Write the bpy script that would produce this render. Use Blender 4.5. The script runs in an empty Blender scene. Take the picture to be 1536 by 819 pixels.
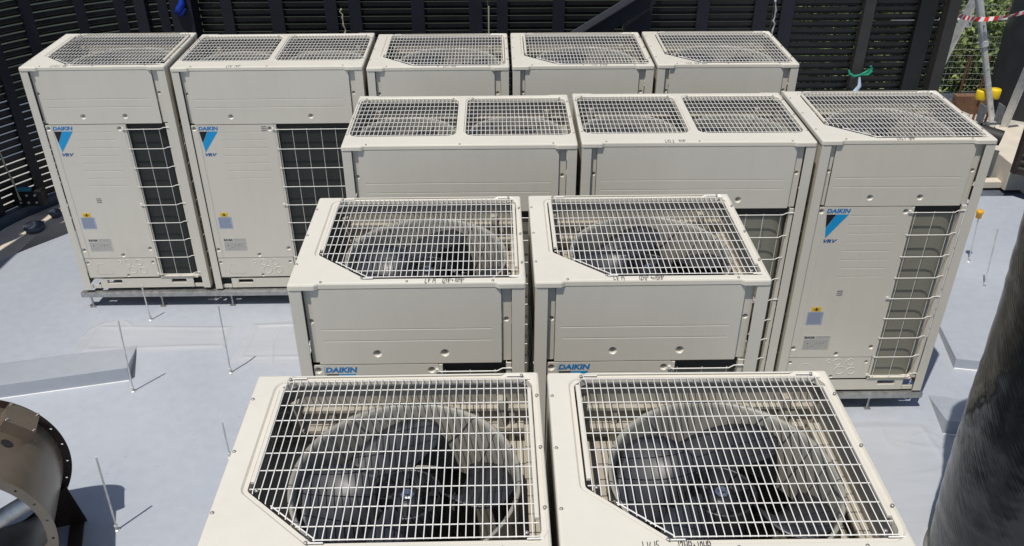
import bpy, math, random
from mathutils import Vector, Matrix
from mathutils.geometry import tessellate_polygon
R = math.radians
sc = bpy.context.scene
C = sc.collection
rnd = random.Random(5)

# ------------------------------------------------------------------ camera, world, sun, exposure
cam_d = bpy.data.cameras.new('camera'); cam = bpy.data.objects.new('camera', cam_d); C.objects.link(cam)
cam_d.sensor_width = 36; cam_d.sensor_fit = 'HORIZONTAL'; cam_d.lens = 36 * 1307.92 / 1536
cam_d.clip_start = .05; cam_d.clip_end = 600
fw = Vector((.0158, .8540, -.5201)).normalized()
rt = Vector((.99983, -.0185, -.0014)); rt = (rt - fw * rt.dot(fw)).normalized(); up = rt.cross(fw)
mw = Matrix.Identity(4)
for r in range(3):
    mw[r][0], mw[r][1], mw[r][2] = rt[r], up[r], -fw[r]
mw.translation = Vector((.0516, -2.2292, 3.4753)); cam.matrix_world = mw
sc.camera = cam

SUN = Vector((-.222, -.308, 1)).normalized()           # towards the sun
el = math.asin(SUN.z); az = math.atan2(SUN.x, SUN.y)
w = bpy.data.worlds.new('World'); sc.world = w; w.use_nodes = True
nt = w.node_tree; bg = nt.nodes['Background']; bg.inputs['Strength'].default_value = .10
sky = nt.nodes.new('ShaderNodeTexSky'); sky.sky_type = 'NISHITA'; sky.sun_disc = False
sky.sun_elevation = el; sky.sun_rotation = az
nt.links.new(sky.outputs[0], bg.inputs[0])
sun_d = bpy.data.lights.new('sun', 'SUN'); sun_d.energy = 3.9; sun_d.angle = R(.5); sun_d.color = (1, .95, .875)
sun = bpy.data.objects.new('sun', sun_d); C.objects.link(sun)
sun.rotation_euler = (-SUN).to_track_quat('-Z', 'Y').to_euler()
sc.view_settings.view_transform = 'Standard'; sc.view_settings.look = 'None'
sc.view_settings.gamma = 1; sc.view_settings.use_curve_mapping = False
sc.view_settings.exposure = -.11
sc.render.resolution_x = 1024; sc.render.resolution_y = 546

# ------------------------------------------------------------------ materials
def mat(name, col, rough=.5, metal=0, var=0, vscale=8, bump=0, bscale=60, rvar=0, spec=.5, coat=0, stretch=None):
    m = bpy.data.materials.new(name); m.use_nodes = True
    n = m.node_tree; b = n.nodes['Principled BSDF']
    b.inputs['Base Color'].default_value = (*col, 1); b.inputs['Roughness'].default_value = rough
    b.inputs['Metallic'].default_value = metal; b.inputs['Specular IOR Level'].default_value = spec
    b.inputs['Coat Weight'].default_value = coat
    tc = n.nodes.new('ShaderNodeTexCoord'); src = tc.outputs['Object']
    geo = n.nodes.new('ShaderNodeNewGeometry'); src = geo.outputs['Position']
    if stretch:
        mp = n.nodes.new('ShaderNodeMapping'); mp.inputs['Scale'].default_value = stretch[:3]
        if len(stretch) > 3: mp.inputs['Rotation'].default_value = stretch[3:6]
        n.links.new(src, mp.inputs[0]); src = mp.outputs[0]
    if var or rvar:
        t = n.nodes.new('ShaderNodeTexNoise'); t.inputs['Scale'].default_value = vscale
        t.inputs['Detail'].default_value = 6; t.inputs['Roughness'].default_value = .6
        n.links.new(src, t.inputs['Vector'])
        if var:
            mr = n.nodes.new('ShaderNodeMapRange'); mr.inputs[1].default_value = .3; mr.inputs[2].default_value = .7
            mr.inputs[3].default_value = 1 - var; mr.inputs[4].default_value = 1 + var
            n.links.new(t.outputs[0], mr.inputs[0])
            mx = n.nodes.new('ShaderNodeVectorMath'); mx.operation = 'SCALE'; mx.inputs[0].default_value = col
            n.links.new(mr.outputs[0], mx.inputs['Scale']); n.links.new(mx.outputs[0], b.inputs['Base Color'])
        if rvar:
            mr = n.nodes.new('ShaderNodeMapRange'); mr.inputs[1].default_value = .3; mr.inputs[2].default_value = .7
            mr.inputs[3].default_value = max(0, rough - rvar); mr.inputs[4].default_value = rough + rvar
            n.links.new(t.outputs[0], mr.inputs[0]); n.links.new(mr.outputs[0], b.inputs['Roughness'])
    if bump:
        t2 = n.nodes.new('ShaderNodeTexNoise'); t2.inputs['Scale'].default_value = bscale; t2.inputs['Detail'].default_value = 4
        n.links.new(src, t2.inputs['Vector'])
        bp = n.nodes.new('ShaderNodeBump'); bp.inputs['Strength'].default_value = bump; bp.inputs['Distance'].default_value = .01
        n.links.new(t2.outputs[0], bp.inputs['Height']); n.links.new(bp.outputs[0], b.inputs['Normal'])
    return m

M = {}
def paint_mat():
    m = mat('ivory_powder_coat', (.682, .643, .550), .36, bump=.035, bscale=3.5, rvar=.08, vscale=3); n = m.node_tree; b = n.nodes['Principled BSDF']; L = n.links.new
    g = n.nodes.new('ShaderNodeNewGeometry'); oi = n.nodes.new('ShaderNodeObjectInfo')
    def noi(sc_, det, scale=None, ro=.6):
        t = n.nodes.new('ShaderNodeTexNoise'); t.inputs['Scale'].default_value = sc_; t.inputs['Detail'].default_value = det; t.inputs['Roughness'].default_value = ro
        if scale:
            mp = n.nodes.new('ShaderNodeMapping'); mp.inputs['Scale'].default_value = scale; L(g.outputs['Position'], mp.inputs[0]); L(mp.outputs[0], t.inputs['Vector'])
        else: L(g.outputs['Position'], t.inputs['Vector'])
        return t.outputs[0]
    def ramp(src, a_, b_, c_, d_):
        r = n.nodes.new('ShaderNodeMapRange'); r.inputs[1].default_value = a_; r.inputs[2].default_value = b_; r.inputs[3].default_value = c_; r.inputs[4].default_value = d_; L(src, r.inputs[0]); return r.outputs[0]
    def mul(x, y):
        q = n.nodes.new('ShaderNodeMath'); q.operation = 'MULTIPLY'; L(x, q.inputs[0]); L(y, q.inputs[1]); return q.outputs[0]
    f = mul(ramp(noi(1.6, 6), .3, .7, .965, 1.03), ramp(noi(120, 2), .70, .78, 1, .86))     # cloudy dust, specks
    f = mul(f, ramp(noi(5, 5, (3.2, 3.2, .35)), .45, .78, 1.005, .972))                      # faint run-off streaks down the sheets
    f = mul(f, ramp(noi(2.3, 8, None, .75), .58, .70, 1, .955))
    mx = n.nodes.new('ShaderNodeVectorMath'); mx.operation = 'SCALE'; mx.inputs[0].default_value = (.682, .643, .550)
    L(f, mx.inputs['Scale']); L(mx.outputs[0], b.inputs['Base Color']); return m
M['paint'] = paint_mat()
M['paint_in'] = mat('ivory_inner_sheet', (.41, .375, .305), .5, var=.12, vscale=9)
M['wire'] = mat('white_coated_wire', (.76, .74, .69), .38, var=.08, vscale=12)
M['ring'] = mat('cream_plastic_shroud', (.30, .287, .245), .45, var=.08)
M['fan'] = mat('dark_fan_plastic', (.028, .030, .036), .42, var=.2, vscale=14, rvar=.06)
M['hub'] = mat('black_hub_plastic', (.018, .019, .022), .4, var=.2)
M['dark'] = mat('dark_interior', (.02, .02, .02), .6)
M['steel'] = mat('galvanised_steel', (.42, .42, .41), .42, metal=.75, var=.22, vscale=25, rvar=.1)
M['mesh'] = mat('dull_galvanised_wire', (.36, .37, .36), .6, metal=.3)
M['steel2'] = mat('bright_galvanised_pipe', (.68, .69, .68), .45, metal=.4, var=.2, vscale=18, rvar=.1)
M['nut'] = mat('zinc_nut', (.7, .7, .72), .25, metal=1)
M['screw'] = mat('screw_head', (.38, .36, .32), .4, metal=.6)
M['louvre'] = mat('black_powder_coated_louvre', (.0115, .0112, .0112), .4, var=.3, vscale=6)
M['frame'] = mat('dark_charcoal_post', (.040, .037, .034), .5, var=.2, vscale=5)
M['navy'] = mat('navy_black_post', (.012, .014, .020), .5, var=.2, vscale=5)
M['bronze'] = mat('brown_painted_fan_casing', (.17, .145, .115), .36, metal=.3, var=.18, vscale=7, rvar=.08)
M['bronze3'] = mat('tan_grey_casing_side', (.17, .138, .102), .33, metal=.3, var=.22, vscale=4, rvar=.08)
M['bronze2'] = mat('dark_brown_casing_outside', (.045, .030, .024), .45, metal=.2, var=.25, vscale=9)
M['blue'] = mat('logo_blue', (.015, .21, .52), .35)
M['cyan'] = mat('mark_cyan', (.01, .33, .68), .35)
M['black'] = mat('mark_black', (.012, .012, .016), .4)
M['navyink'] = mat('badge_navy', (.02, .12, .34), .35)
M['yellow'] = mat('yellow_sticker', (.80, .52, .02), .45)
M['capy'] = mat('yellow_plastic_cap', (.85, .58, .01), .4)
M['capo'] = mat('amber_plastic_cap', (.80, .40, .01), .4)
M['bluestick'] = mat('pale_blue_sticker', (.36, .42, .56), .45, var=.06, vscale=90)
M['greystick'] = mat('grey_rating_plate', (.57, .555, .50), .4, var=.05, vscale=60)
M['ink'] = mat('marker_ink', (.03, .03, .032), .6)
M['greyink'] = mat('print_ink', (.17, .17, .18), .6)
M['rust'] = mat('rusty_steel', (.16, .06, .025), .85, var=.4, vscale=30)
M['concrete'] = mat('pale_concrete', (.44, .42, .38), .85, var=.18, vscale=9, bump=.3, bscale=40)
M['cream'] = mat('cream_kerb_paint', (.62, .56, .46), .7, var=.08, vscale=6)
M['white'] = mat('white_cloth', (.74, .75, .76), .7, var=.08)
M['palebl'] = mat('pale_blue_plastic', (.45, .58, .70), .45, var=.15, vscale=30)
M['green'] = mat('green_ribbon', (.02, .30, .17), .45)
M['red'] = mat('red_tape', (.68, .03, .02), .45)
M['rope'] = mat('pale_rope', (.45, .42, .28), .8)
M['bluetie'] = mat('bright_blue_strap', (.01, .05, .42), .4)
M['teal'] = mat('teal_clamp', (.03, .20, .28), .5)
M['timber'] = mat('brown_timber', (.17, .09, .05), .8, var=.3, vscale=20)

def fin_mat(name, col):
    m = mat(name, col, .55, metal=.2); n = m.node_tree; b = n.nodes['Principled BSDF']
    tc = n.nodes.new('ShaderNodeTexCoord')
    wv = n.nodes.new('ShaderNodeTexWave'); wv.wave_type = 'BANDS'; wv.bands_direction = 'Z'; wv.inputs['Scale'].default_value = 24
    wv.inputs['Distortion'].default_value = .15
    n.links.new(tc.outputs['Object'], wv.inputs[0])
    mr = n.nodes.new('ShaderNodeMapRange'); mr.inputs[3].default_value = .93; mr.inputs[4].default_value = 1.05
    n.links.new(wv.outputs[1], mr.inputs[0])
    mx = n.nodes.new('ShaderNodeVectorMath'); mx.operation = 'SCALE'; mx.inputs[0].default_value = col
    n.links.new(mr.outputs[0], mx.inputs['Scale']); n.links.new(mx.outputs[0], b.inputs['Base Color'])
    return m
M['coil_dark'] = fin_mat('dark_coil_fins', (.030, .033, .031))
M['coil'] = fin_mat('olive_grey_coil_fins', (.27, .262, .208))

def floor_mat():
    m = mat('pale_blue_roof_membrane', (.46, .50, .56), .34, bump=.10, bscale=5, spec=.5)
    n = m.node_tree; b = n.nodes['Principled BSDF']
    g = n.nodes.new('ShaderNodeNewGeometry')
    a = n.nodes.new('ShaderNodeTexNoise'); a.inputs['Scale'].default_value = .9; a.inputs['Detail'].default_value = 7
    c = n.nodes.new('ShaderNodeTexNoise'); c.inputs['Scale'].default_value = 14; c.inputs['Detail'].default_value = 5
    for t in (a, c): n.links.new(g.outputs['Position'], t.inputs['Vector'])
    cr = n.nodes.new('ShaderNodeValToRGB'); e = cr.color_ramp.elements
    e[0].position = .3; e[0].color = (.372, .408, .466, 1); e[1].position = .72; e[1].color = (.435, .460, .498, 1)
    n.links.new(a.outputs[0], cr.inputs[0])
    mr = n.nodes.new('ShaderNodeMapRange'); mr.inputs[1].default_value = .25; mr.inputs[2].default_value = .75
    mr.inputs[3].default_value = .95; mr.inputs[4].default_value = 1.05; n.links.new(c.outputs[0], mr.inputs[0])
    # small scuffs
    d = n.nodes.new('ShaderNodeTexNoise'); d.inputs['Scale'].default_value = 30; d.inputs['Detail'].default_value = 3
    mp = n.nodes.new('ShaderNodeMapping'); mp.inputs['Scale'].default_value = (1, 2.2, 1); mp.inputs['Rotation'].default_value = (0, 0, .3)
    n.links.new(g.outputs['Position'], mp.inputs[0]); n.links.new(mp.outputs[0], d.inputs['Vector'])
    e2 = n.nodes.new('ShaderNodeMapRange'); e2.inputs[1].default_value = .70; e2.inputs[2].default_value = .76
    e2.inputs[3].default_value = 1; e2.inputs[4].default_value = .72; n.links.new(d.outputs[0], e2.inputs[0])
    mu = n.nodes.new('ShaderNodeMath'); mu.operation = 'MULTIPLY'; n.links.new(mr.outputs[0], mu.inputs[0]); n.links.new(e2.outputs[0], mu.inputs[1])
    mx = n.nodes.new('ShaderNodeVectorMath'); mx.operation = 'SCALE'
    n.links.new(cr.outputs[0], mx.inputs[0]); n.links.new(mu.outputs[0], mx.inputs['Scale']); n.links.new(mx.outputs[0], b.inputs['Base Color'])
    rr = n.nodes.new('ShaderNodeMapRange'); rr.inputs[1].default_value = .3; rr.inputs[2].default_value = .7
    rr.inputs[3].default_value = .2; rr.inputs[4].default_value = .38; n.links.new(a.outputs[0], rr.inputs[0]); n.links.new(rr.outputs[0], b.inputs['Roughness'])
    return m
M['floor'] = floor_mat()
M['gloss'] = mat('glossy_sealant_patch', (.42, .443, .476), .24, var=.04, vscale=5, bump=.6, bscale=2.2, stretch=(.5, 2.6, 1))
M['gutter'] = mat('dark_blue_grey_gutter', (.10, .115, .145), .5, var=.2, vscale=4)

def wrap_mat():
    m = mat('black_stretch_wrap', (.006, .0065, .0075), .13, spec=.6)
    n = m.node_tree; b = n.nodes['Principled BSDF']
    tc = n.nodes.new('ShaderNodeTexCoord'); sp = n.nodes.new('ShaderNodeSeparateXYZ'); n.links.new(tc.outputs['Object'], sp.inputs[0])
    at = n.nodes.new('ShaderNodeMath'); at.operation = 'ARCTAN2'; n.links.new(sp.outputs[1], at.inputs[0]); n.links.new(sp.outputs[0], at.inputs[1])
    sl = n.nodes.new('ShaderNodeMath'); sl.operation = 'MULTIPLY_ADD'; sl.inputs[1].default_value = .46     # z + .34*angle: diagonal wraps
    n.links.new(at.outputs[0], sl.inputs[0]); n.links.new(sp.outputs[2], sl.inputs[2])
    cb = n.nodes.new('ShaderNodeCombineXYZ'); n.links.new(sl.outputs[0], cb.inputs[2])
    a3 = n.nodes.new('ShaderNodeMath'); a3.operation = 'MULTIPLY'; a3.inputs[1].default_value = .014; n.links.new(at.outputs[0], a3.inputs[0])
    n.links.new(a3.outputs[0], cb.inputs[0])
    t = n.nodes.new('ShaderNodeTexNoise'); t.inputs['Scale'].default_value = 75; t.inputs['Detail'].default_value = 4; t.inputs['Roughness'].default_value = .6
    n.links.new(cb.outputs[0], t.inputs['Vector'])
    t2 = n.nodes.new('ShaderNodeTexNoise'); t2.inputs['Scale'].default_value = 3.2; t2.inputs['Detail'].default_value = 3
    n.links.new(tc.outputs['Object'], t2.inputs['Vector'])
    ad = n.nodes.new('ShaderNodeMath'); ad.operation = 'MULTIPLY_ADD'; ad.inputs[1].default_value = 9
    n.links.new(t2.outputs[0], ad.inputs[0]); n.links.new(t.outputs[0], ad.inputs[2])
    bp = n.nodes.new('ShaderNodeBump'); bp.inputs['Strength'].default_value = .22; bp.inputs['Distance'].default_value = .02
    n.links.new(ad.outputs[0], bp.inputs['Height']); n.links.new(bp.outputs[0], b.inputs['Normal'])
    cr = n.nodes.new('ShaderNodeMapRange'); cr.inputs[1].default_value = .64; cr.inputs[2].default_value = .72; cr.inputs[3].default_value = 0; cr.inputs[4].default_value = 1
    n.links.new(t.outputs[0], cr.inputs[0])
    mx = n.nodes.new('ShaderNodeMix'); mx.data_type = 'RGBA'; mx.inputs[6].default_value = (.006, .0065, .0075, 1); mx.inputs[7].default_value = (.05, .052, .057, 1)
    n.links.new(cr.outputs[0], mx.inputs[0]); n.links.new(mx.outputs[2], b.inputs['Base Color'])
    return m
M['wrap'] = wrap_mat()
def leaf_mat():
    m = mat('leaves', (.06, .12, .03), .55); n = m.node_tree; b = n.nodes['Principled BSDF']
    oi = n.nodes.new('ShaderNodeNewGeometry'); cr = n.nodes.new('ShaderNodeValToRGB'); e = cr.color_ramp.elements
    e[0].color = (.06, .115, .028, 1); e[1].color = (.27, .34, .10, 1)
    n.links.new(oi.outputs['Random Per Island'], cr.inputs[0]); n.links.new(cr.outputs[0], b.inputs['Base Color'])
    b.inputs['Transmission Weight'].default_value = 0
    return m
M['leaf'] = leaf_mat()
M['earth'] = mat('dark_earth_and_grass', (.028, .036, .018), .95, var=.5, vscale=1.5, bump=.5, bscale=12)

# ------------------------------------------------------------------ mesh helpers
class MB:
    def __init__(s): s.v = []; s.f = []; s.sm = []
    def add(s, vs, fs, smooth=False):
        k = len(s.v); s.v += [tuple(v) for v in vs]; s.f += [tuple(i + k for i in f) for f in fs]; s.sm += [smooth] * len(fs); return s
    def box(s, x0, y0, z0, x1, y1, z1, b=0):
        if x0 > x1: x0, x1 = x1, x0
        if y0 > y1: y0, y1 = y1, y0
        if z0 > z1: z0, z1 = z1, z0
        if b <= 0:
            v = [(x, y, z) for z in (z0, z1) for y in (y0, y1) for x in (x0, x1)]
            return s.add(v, [(0, 2, 3, 1), (4, 5, 7, 6), (0, 1, 5, 4), (2, 6, 7, 3), (0, 4, 6, 2), (1, 3, 7, 5)])
        import bmesh
        bm = bmesh.new(); bmesh.ops.create_cube(bm, size=1)
        for v in bm.verts: v.co = Vector(((x0 + x1) / 2 + v.co.x * (x1 - x0), (y0 + y1) / 2 + v.co.y * (y1 - y0), (z0 + z1) / 2 + v.co.z * (z1 - z0)))
        bmesh.ops.bevel(bm, geom=list(bm.edges), offset=b, segments=2, affect='EDGES', profile=.5)
        bm.verts.index_update(); vs = [v.co[:] for v in bm.verts]; fs = [[v.index for v in f.verts] for f in bm.faces]; bm.free()
        return s.add(vs, fs)
    def obox(s, p0, p1, wid, hgt, upv=(0, 0, 1)):
        p0, p1 = Vector(p0), Vector(p1); d = (p1 - p0).normalized(); u = d.cross(Vector(upv))
        if u.length < 1e-4: u = Vector((1, 0, 0))
        u.normalize(); v = u.cross(d)
        vs = [p + u * (a * wid / 2) + v * (b * hgt / 2) for p in (p0, p1) for a, b in ((-1, -1), (1, -1), (1, 1), (-1, 1))]
        return s.add(vs, [(0, 1, 2, 3), (7, 6, 5, 4), (0, 4, 5, 1), (1, 5, 6, 2), (2, 6, 7, 3), (3, 7, 4, 0)])
    def tube(s, pts, r, n=6, cap=True, smooth=True):
        pts = [Vector(p) for p in pts]; rings = []; ref = None
        for i, p in enumerate(pts):
            d = (pts[min(i + 1, len(pts) - 1)] - pts[max(i - 1, 0)]).normalized()
            if ref is None: ref = Vector((0, 0, 1)) if abs(d.z) < .9 else Vector((1, 0, 0))
            u = d.cross(ref).normalized(); v = u.cross(d); rr = r[i] if isinstance(r, (list, tuple)) else r
            rings.append([p + u * math.cos(2 * math.pi * k / n) * rr + v * math.sin(2 * math.pi * k / n) * rr for k in range(n)]); ref = v
        vs = [q for g in rings for q in g]; fs = []
        for i in range(len(pts) - 1):
            for k in range(n): fs.append((i * n + k, (i + 1) * n + k, (i + 1) * n + (k + 1) % n, i * n + (k + 1) % n))
        s.add(vs, fs, smooth)
        if cap:
            s.add(rings[0], [tuple(range(n))]); s.add(rings[-1], [tuple(reversed(range(n)))])
        return s
    def lathe(s, prof, n=48, c=(0, 0, 0), a0=0, a1=2 * math.pi, smooth=True, jit=None):
        full = abs(a1 - a0 - 2 * math.pi) < 1e-6; m = n if full else n + 1; vs = []
        for r, z in prof:
            for k in range(m):
                a = a0 + (a1 - a0) * k / n; vs.append((c[0] + r * math.cos(a), c[1] + r * math.sin(a), c[2] + z))
        fs = []
        for i in range(len(prof) - 1):
            for k in range(n):
                k2 = (k + 1) % m; fs.append((i * m + k, i * m + k2, (i + 1) * m + k2, (i + 1) * m + k))
        return s.add(vs, fs, smooth)
    def plate(s, outer, holes, fn):
        """flat polygon with holes; loops are 2D, fn maps (u,v) to 3D; normal follows fn orientation of a CCW outer loop"""
        loops = [[Vector((p[0], p[1], 0)) for p in outer]] + [[Vector((p[0], p[1], 0)) for p in h] for h in holes]
        tri = tessellate_polygon(loops); flat = [p for l in loops for p in l]
        fs = []
        for t in tri:
            a, b, c = (flat[i] for i in t); cr = (b - a).cross(c - a).z
            if abs(cr) < 1e-12: continue
            fs.append(tuple(t) if cr > 0 else (t[0], t[2], t[1]))
        return s.add([fn(p.x, p.y) for p in flat], fs)
    def strip(s, l0, l1, smooth=False, closed=True):
        n = len(l0); fs = [(i, (i + 1) % n, n + (i + 1) % n, n + i) for i in range(n if closed else n - 1)]
        return s.add(list(l0) + list(l1), fs, smooth)
    def mesh(s, name, m):
        me = bpy.data.meshes.new(name); me.from_pydata(s.v, [], s.f); me.materials.append(m)
        me.polygons.foreach_set('use_smooth', s.sm); me.update(); return me
    def build(s, name, m, parent=None, loc=None):
        o = bpy.data.objects.new(name, s.mesh(name, m)); C.objects.link(o)
        if parent: o.parent = parent
        if loc: o.location = loc
        return o
def tag(o, label=None, cat=None, group=None, kind=None):
    if label: o['label'] = label
    if cat: o['category'] = cat
    if group: o['group'] = group
    if kind: o['kind'] = kind
    return o
def thing(name, loc, label, cat, group=None, rz=0):
    o = bpy.data.objects.new(name, None); C.objects.link(o); o.location = loc; o.rotation_euler = (0, 0, rz); o.empty_display_size = .1
    return tag(o, label, cat, group)
kids = {}
def copy_tree(o, parent=None):
    c = o.copy(); C.objects.link(c); c.parent = parent
    for ch in [x for x in o.children]: copy_tree(ch, c)
    return c
def rounded(poly, rads, n=5, off=0):
    """rounded CCW polygon, moved inwards by off (outwards if negative)"""
    out = []; N = len(poly)
    P = [Vector(p) for p in poly]; Q = []
    for i in range(N):
        a, b, c = P[i - 1], P[i], P[(i + 1) % N]; d1 = (b - a).normalized(); d2 = (c - b).normalized()
        n1 = Vector((-d1.y, d1.x)); n2 = Vector((-d2.y, d2.x)); bis = (n1 + n2); k = off / max(.2, (1 + n1.dot(n2)))
        Q.append(b + bis * k)
    for i in range(N):
        a, b, c = Q[i - 1], Q[i], Q[(i + 1) % N]; d1 = (b - a).normalized(); d2 = (c - b).normalized()
        ang = math.atan2(d1.x * d2.y - d1.y * d2.x, d1.dot(d2)); r = rads[i] if isinstance(rads, (list, tuple)) else rads
        r = max(.0015, r + (-off if ang > 0 else off))
        t = r * math.tan(abs(ang) / 2); s0 = b - d1 * t; sgn = 1 if ang > 0 else -1
        cen = s0 + Vector((-d1.y, d1.x)) * r * sgn; a0 = math.atan2(s0.y - cen.y, s0.x - cen.x)
        for k in range(n + 1):
            aa = a0 + ang * k / n; out.append((cen.x + r * math.cos(aa), cen.y + r * math.sin(aa)))
    return out
def circ(cx, cy, r, n=16): return [(cx + r * math.cos(2 * math.pi * k / n), cy + r * math.sin(2 * math.pi * k / n)) for k in range(n)]

# text turned into mesh: flat print on a front face (x right, z up)
def text_mesh(txt, h, width, shear=0, offset=0, name='lettering', m=None):
    cu = bpy.data.curves.new('t', 'FONT'); cu.body = txt; cu.size = 1; cu.shear = shear; cu.offset = offset; cu.resolution_u = 2
    o = bpy.data.objects.new('t', cu); C.objects.link(o)
    me = bpy.data.meshes.new_from_object(o.evaluated_get(bpy.context.evaluated_depsgraph_get()))
    bpy.data.objects.remove(o); xs = [v.co.x for v in me.vertices]; ys = [v.co.y for v in me.vertices]
    x0, x1, y0, y1 = min(xs), max(xs), min(ys), max(ys)
    for v in me.vertices: v.co = ((v.co.x - x0) / (x1 - x0) * width, 0, (v.co.y - y0) / (y1 - y0) * h)
    me.name = name; me.materials.clear(); me.materials.append(m); return me
GL = {'L': [[(0, 1), (.05, 0), (.6, .05)]], 'V': [[(0, 1), (.3, 0), (.62, 1)]], 'H': [[(0, 1), (0, 0)], [(.55, 1), (.55, 0)], [(0, .5), (.55, .5)]],
      'P': [[(0, 0), (0, 1), (.5, .95), (.55, .7), (.45, .5), (0, .48)]], '+': [[(.0, .45), (.5, .45)], [(.25, .7), (.25, .2)]], '.': [[(.1, .02), (.14, .06)]],
      '0': [[(.25, 0), (0, .4), (.1, .95), (.35, 1), (.5, .6), (.4, .1), (.25, 0)]], '1': [[(.2, 1), (.2, 0)]],
      '2': [[(0, .8), (.2, 1), (.45, .85), (.4, .55), (0, 0), (.5, .03)]], '3': [[(0, .95), (.4, .95), (.2, .6), (.45, .35), (.3, 0), (0, .1)]],
      '4': [[(.1, 1), (0, .45), (.5, .45)], [(.42, .95), (.4, 0)]], '5': [[(.5, 1), (.1, 1), (.05, .6), (.4, .55), (.4, .1), (0, .02)]],
      '6': [[(.4, 1), (.05, .5), (.1, .05), (.4, .05), (.45, .35), (.1, .45)]], '8': [[(.25, .5), (0, .8), (.25, 1), (.45, .8), (.0, .25), (.2, 0), (.48, .2), (.25, .5)]], ' ': []}
def scribble(txt, x, y, z, h, wsc=.8, seed=1):
    rr = random.Random(seed); m = MB(); t = .00115
    for ch in txt:
        dy = rr.uniform(-.002, .002); sh = rr.uniform(.05, .25)
        for st in GL[ch]:
            P = [Vector((x + (a + b * sh) * h * wsc, y + b * h + dy)) for a, b in st]
            for a, b in zip(P, P[1:]):
                d = (b - a).normalized(); nn = Vector((-d.y, d.x)) * t; a2 = a - d * t * .6; b2 = b + d * t * .6
                m.add([(q.x, q.y, z) for q in (a2 - nn, b2 - nn, b2 + nn, a2 + nn)], [(0, 1, 2, 3)])
        x += h * wsc * (.82 if ch not in '1. ' else .5)
    return m

# ------------------------------------------------------------------ the condensing units
UH = 1.685; UD = .765
MEM = {}
def fan_blade_mesh(Rt, rh):
    m = MB(); nr, nt_ = 10, 9; vs = []
    for side in (0, 1):
        for i in range(nr + 1):
            t = i / nr; r = rh * .92 + (Rt - rh * .92) * t
            wid = (.84 + .36 * math.sin(t * 2.2)); mid = .35 * t * t
            if t > .9: wid -= (t - .9) * 2.2
            for j in range(nt_ + 1):
                u = j / nt_; a = mid + (u - .5) * wid
                pitch = .185 * (Rt / .33)
                z = (.5 - u) * pitch * (1 - .25 * t) + .018 * math.sin(u * math.pi) - (.006 if side else 0)
                vs.append((r * math.cos(a), r * math.sin(a), z))
    W_ = nt_ + 1; K = (nr + 1) * W_; fs = []
    for i in range(nr):
        for j in range(nt_):
            a = i * W_ + j; fs.append((a, a + W_, a + W_ + 1, a + 1)); fs.append((K + a, K + a + 1, K + a + W_ + 1, K + a + W_))
    m.add(vs, fs, True)
    edge = [(i * W_) for i in range(nr + 1)] + [nr * W_ + j for j in range(1, W_)] + [i * W_ + nt_ for i in range(nr - 1, -1, -1)]
    fs = [(edge[k + 1], edge[k], K + edge[k], K + edge[k + 1]) for k in range(len(edge) - 1)]
    m.f += fs; m.sm += [False] * len(fs)
    return m
def make_fan(parent, c, Rt, z, rot):
    rh = Rt * .33
    h = MB()
    h.lathe([(rh, -.075), (rh, .04), (rh - .006, .045), (rh - .012, .04), (rh - .012, -.02), (.045, -.02), (.045, .025), (.02, .03), (.0, .03)], 32)
    for k in range(8):
        a = k * math.pi / 4; h.obox((.04 * math.cos(a), .04 * math.sin(a), 0), ((rh - .01) * math.cos(a), (rh - .01) * math.sin(a), .005), .005, .045)
    f = h.build('fan', M['hub'], parent, (c[0], c[1], z)); f.rotation_euler = (0, 0, rot)
    bm = fan_blade_mesh(Rt, rh).mesh('blade', M['fan'])
    for k in range(4):
        b = bpy.data.objects.new('blade', bm); C.objects.link(b); b.parent = f; b.rotation_euler = (0, 0, k * math.pi / 2)
    n = MB(); n.lathe([(.0, .052), (.012, .050), (.013, .038), (.022, .037), (.024, .03), (.024, .028)], 6, smooth=False)
    n.build('nut', M['nut'], f)
    return f
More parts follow.
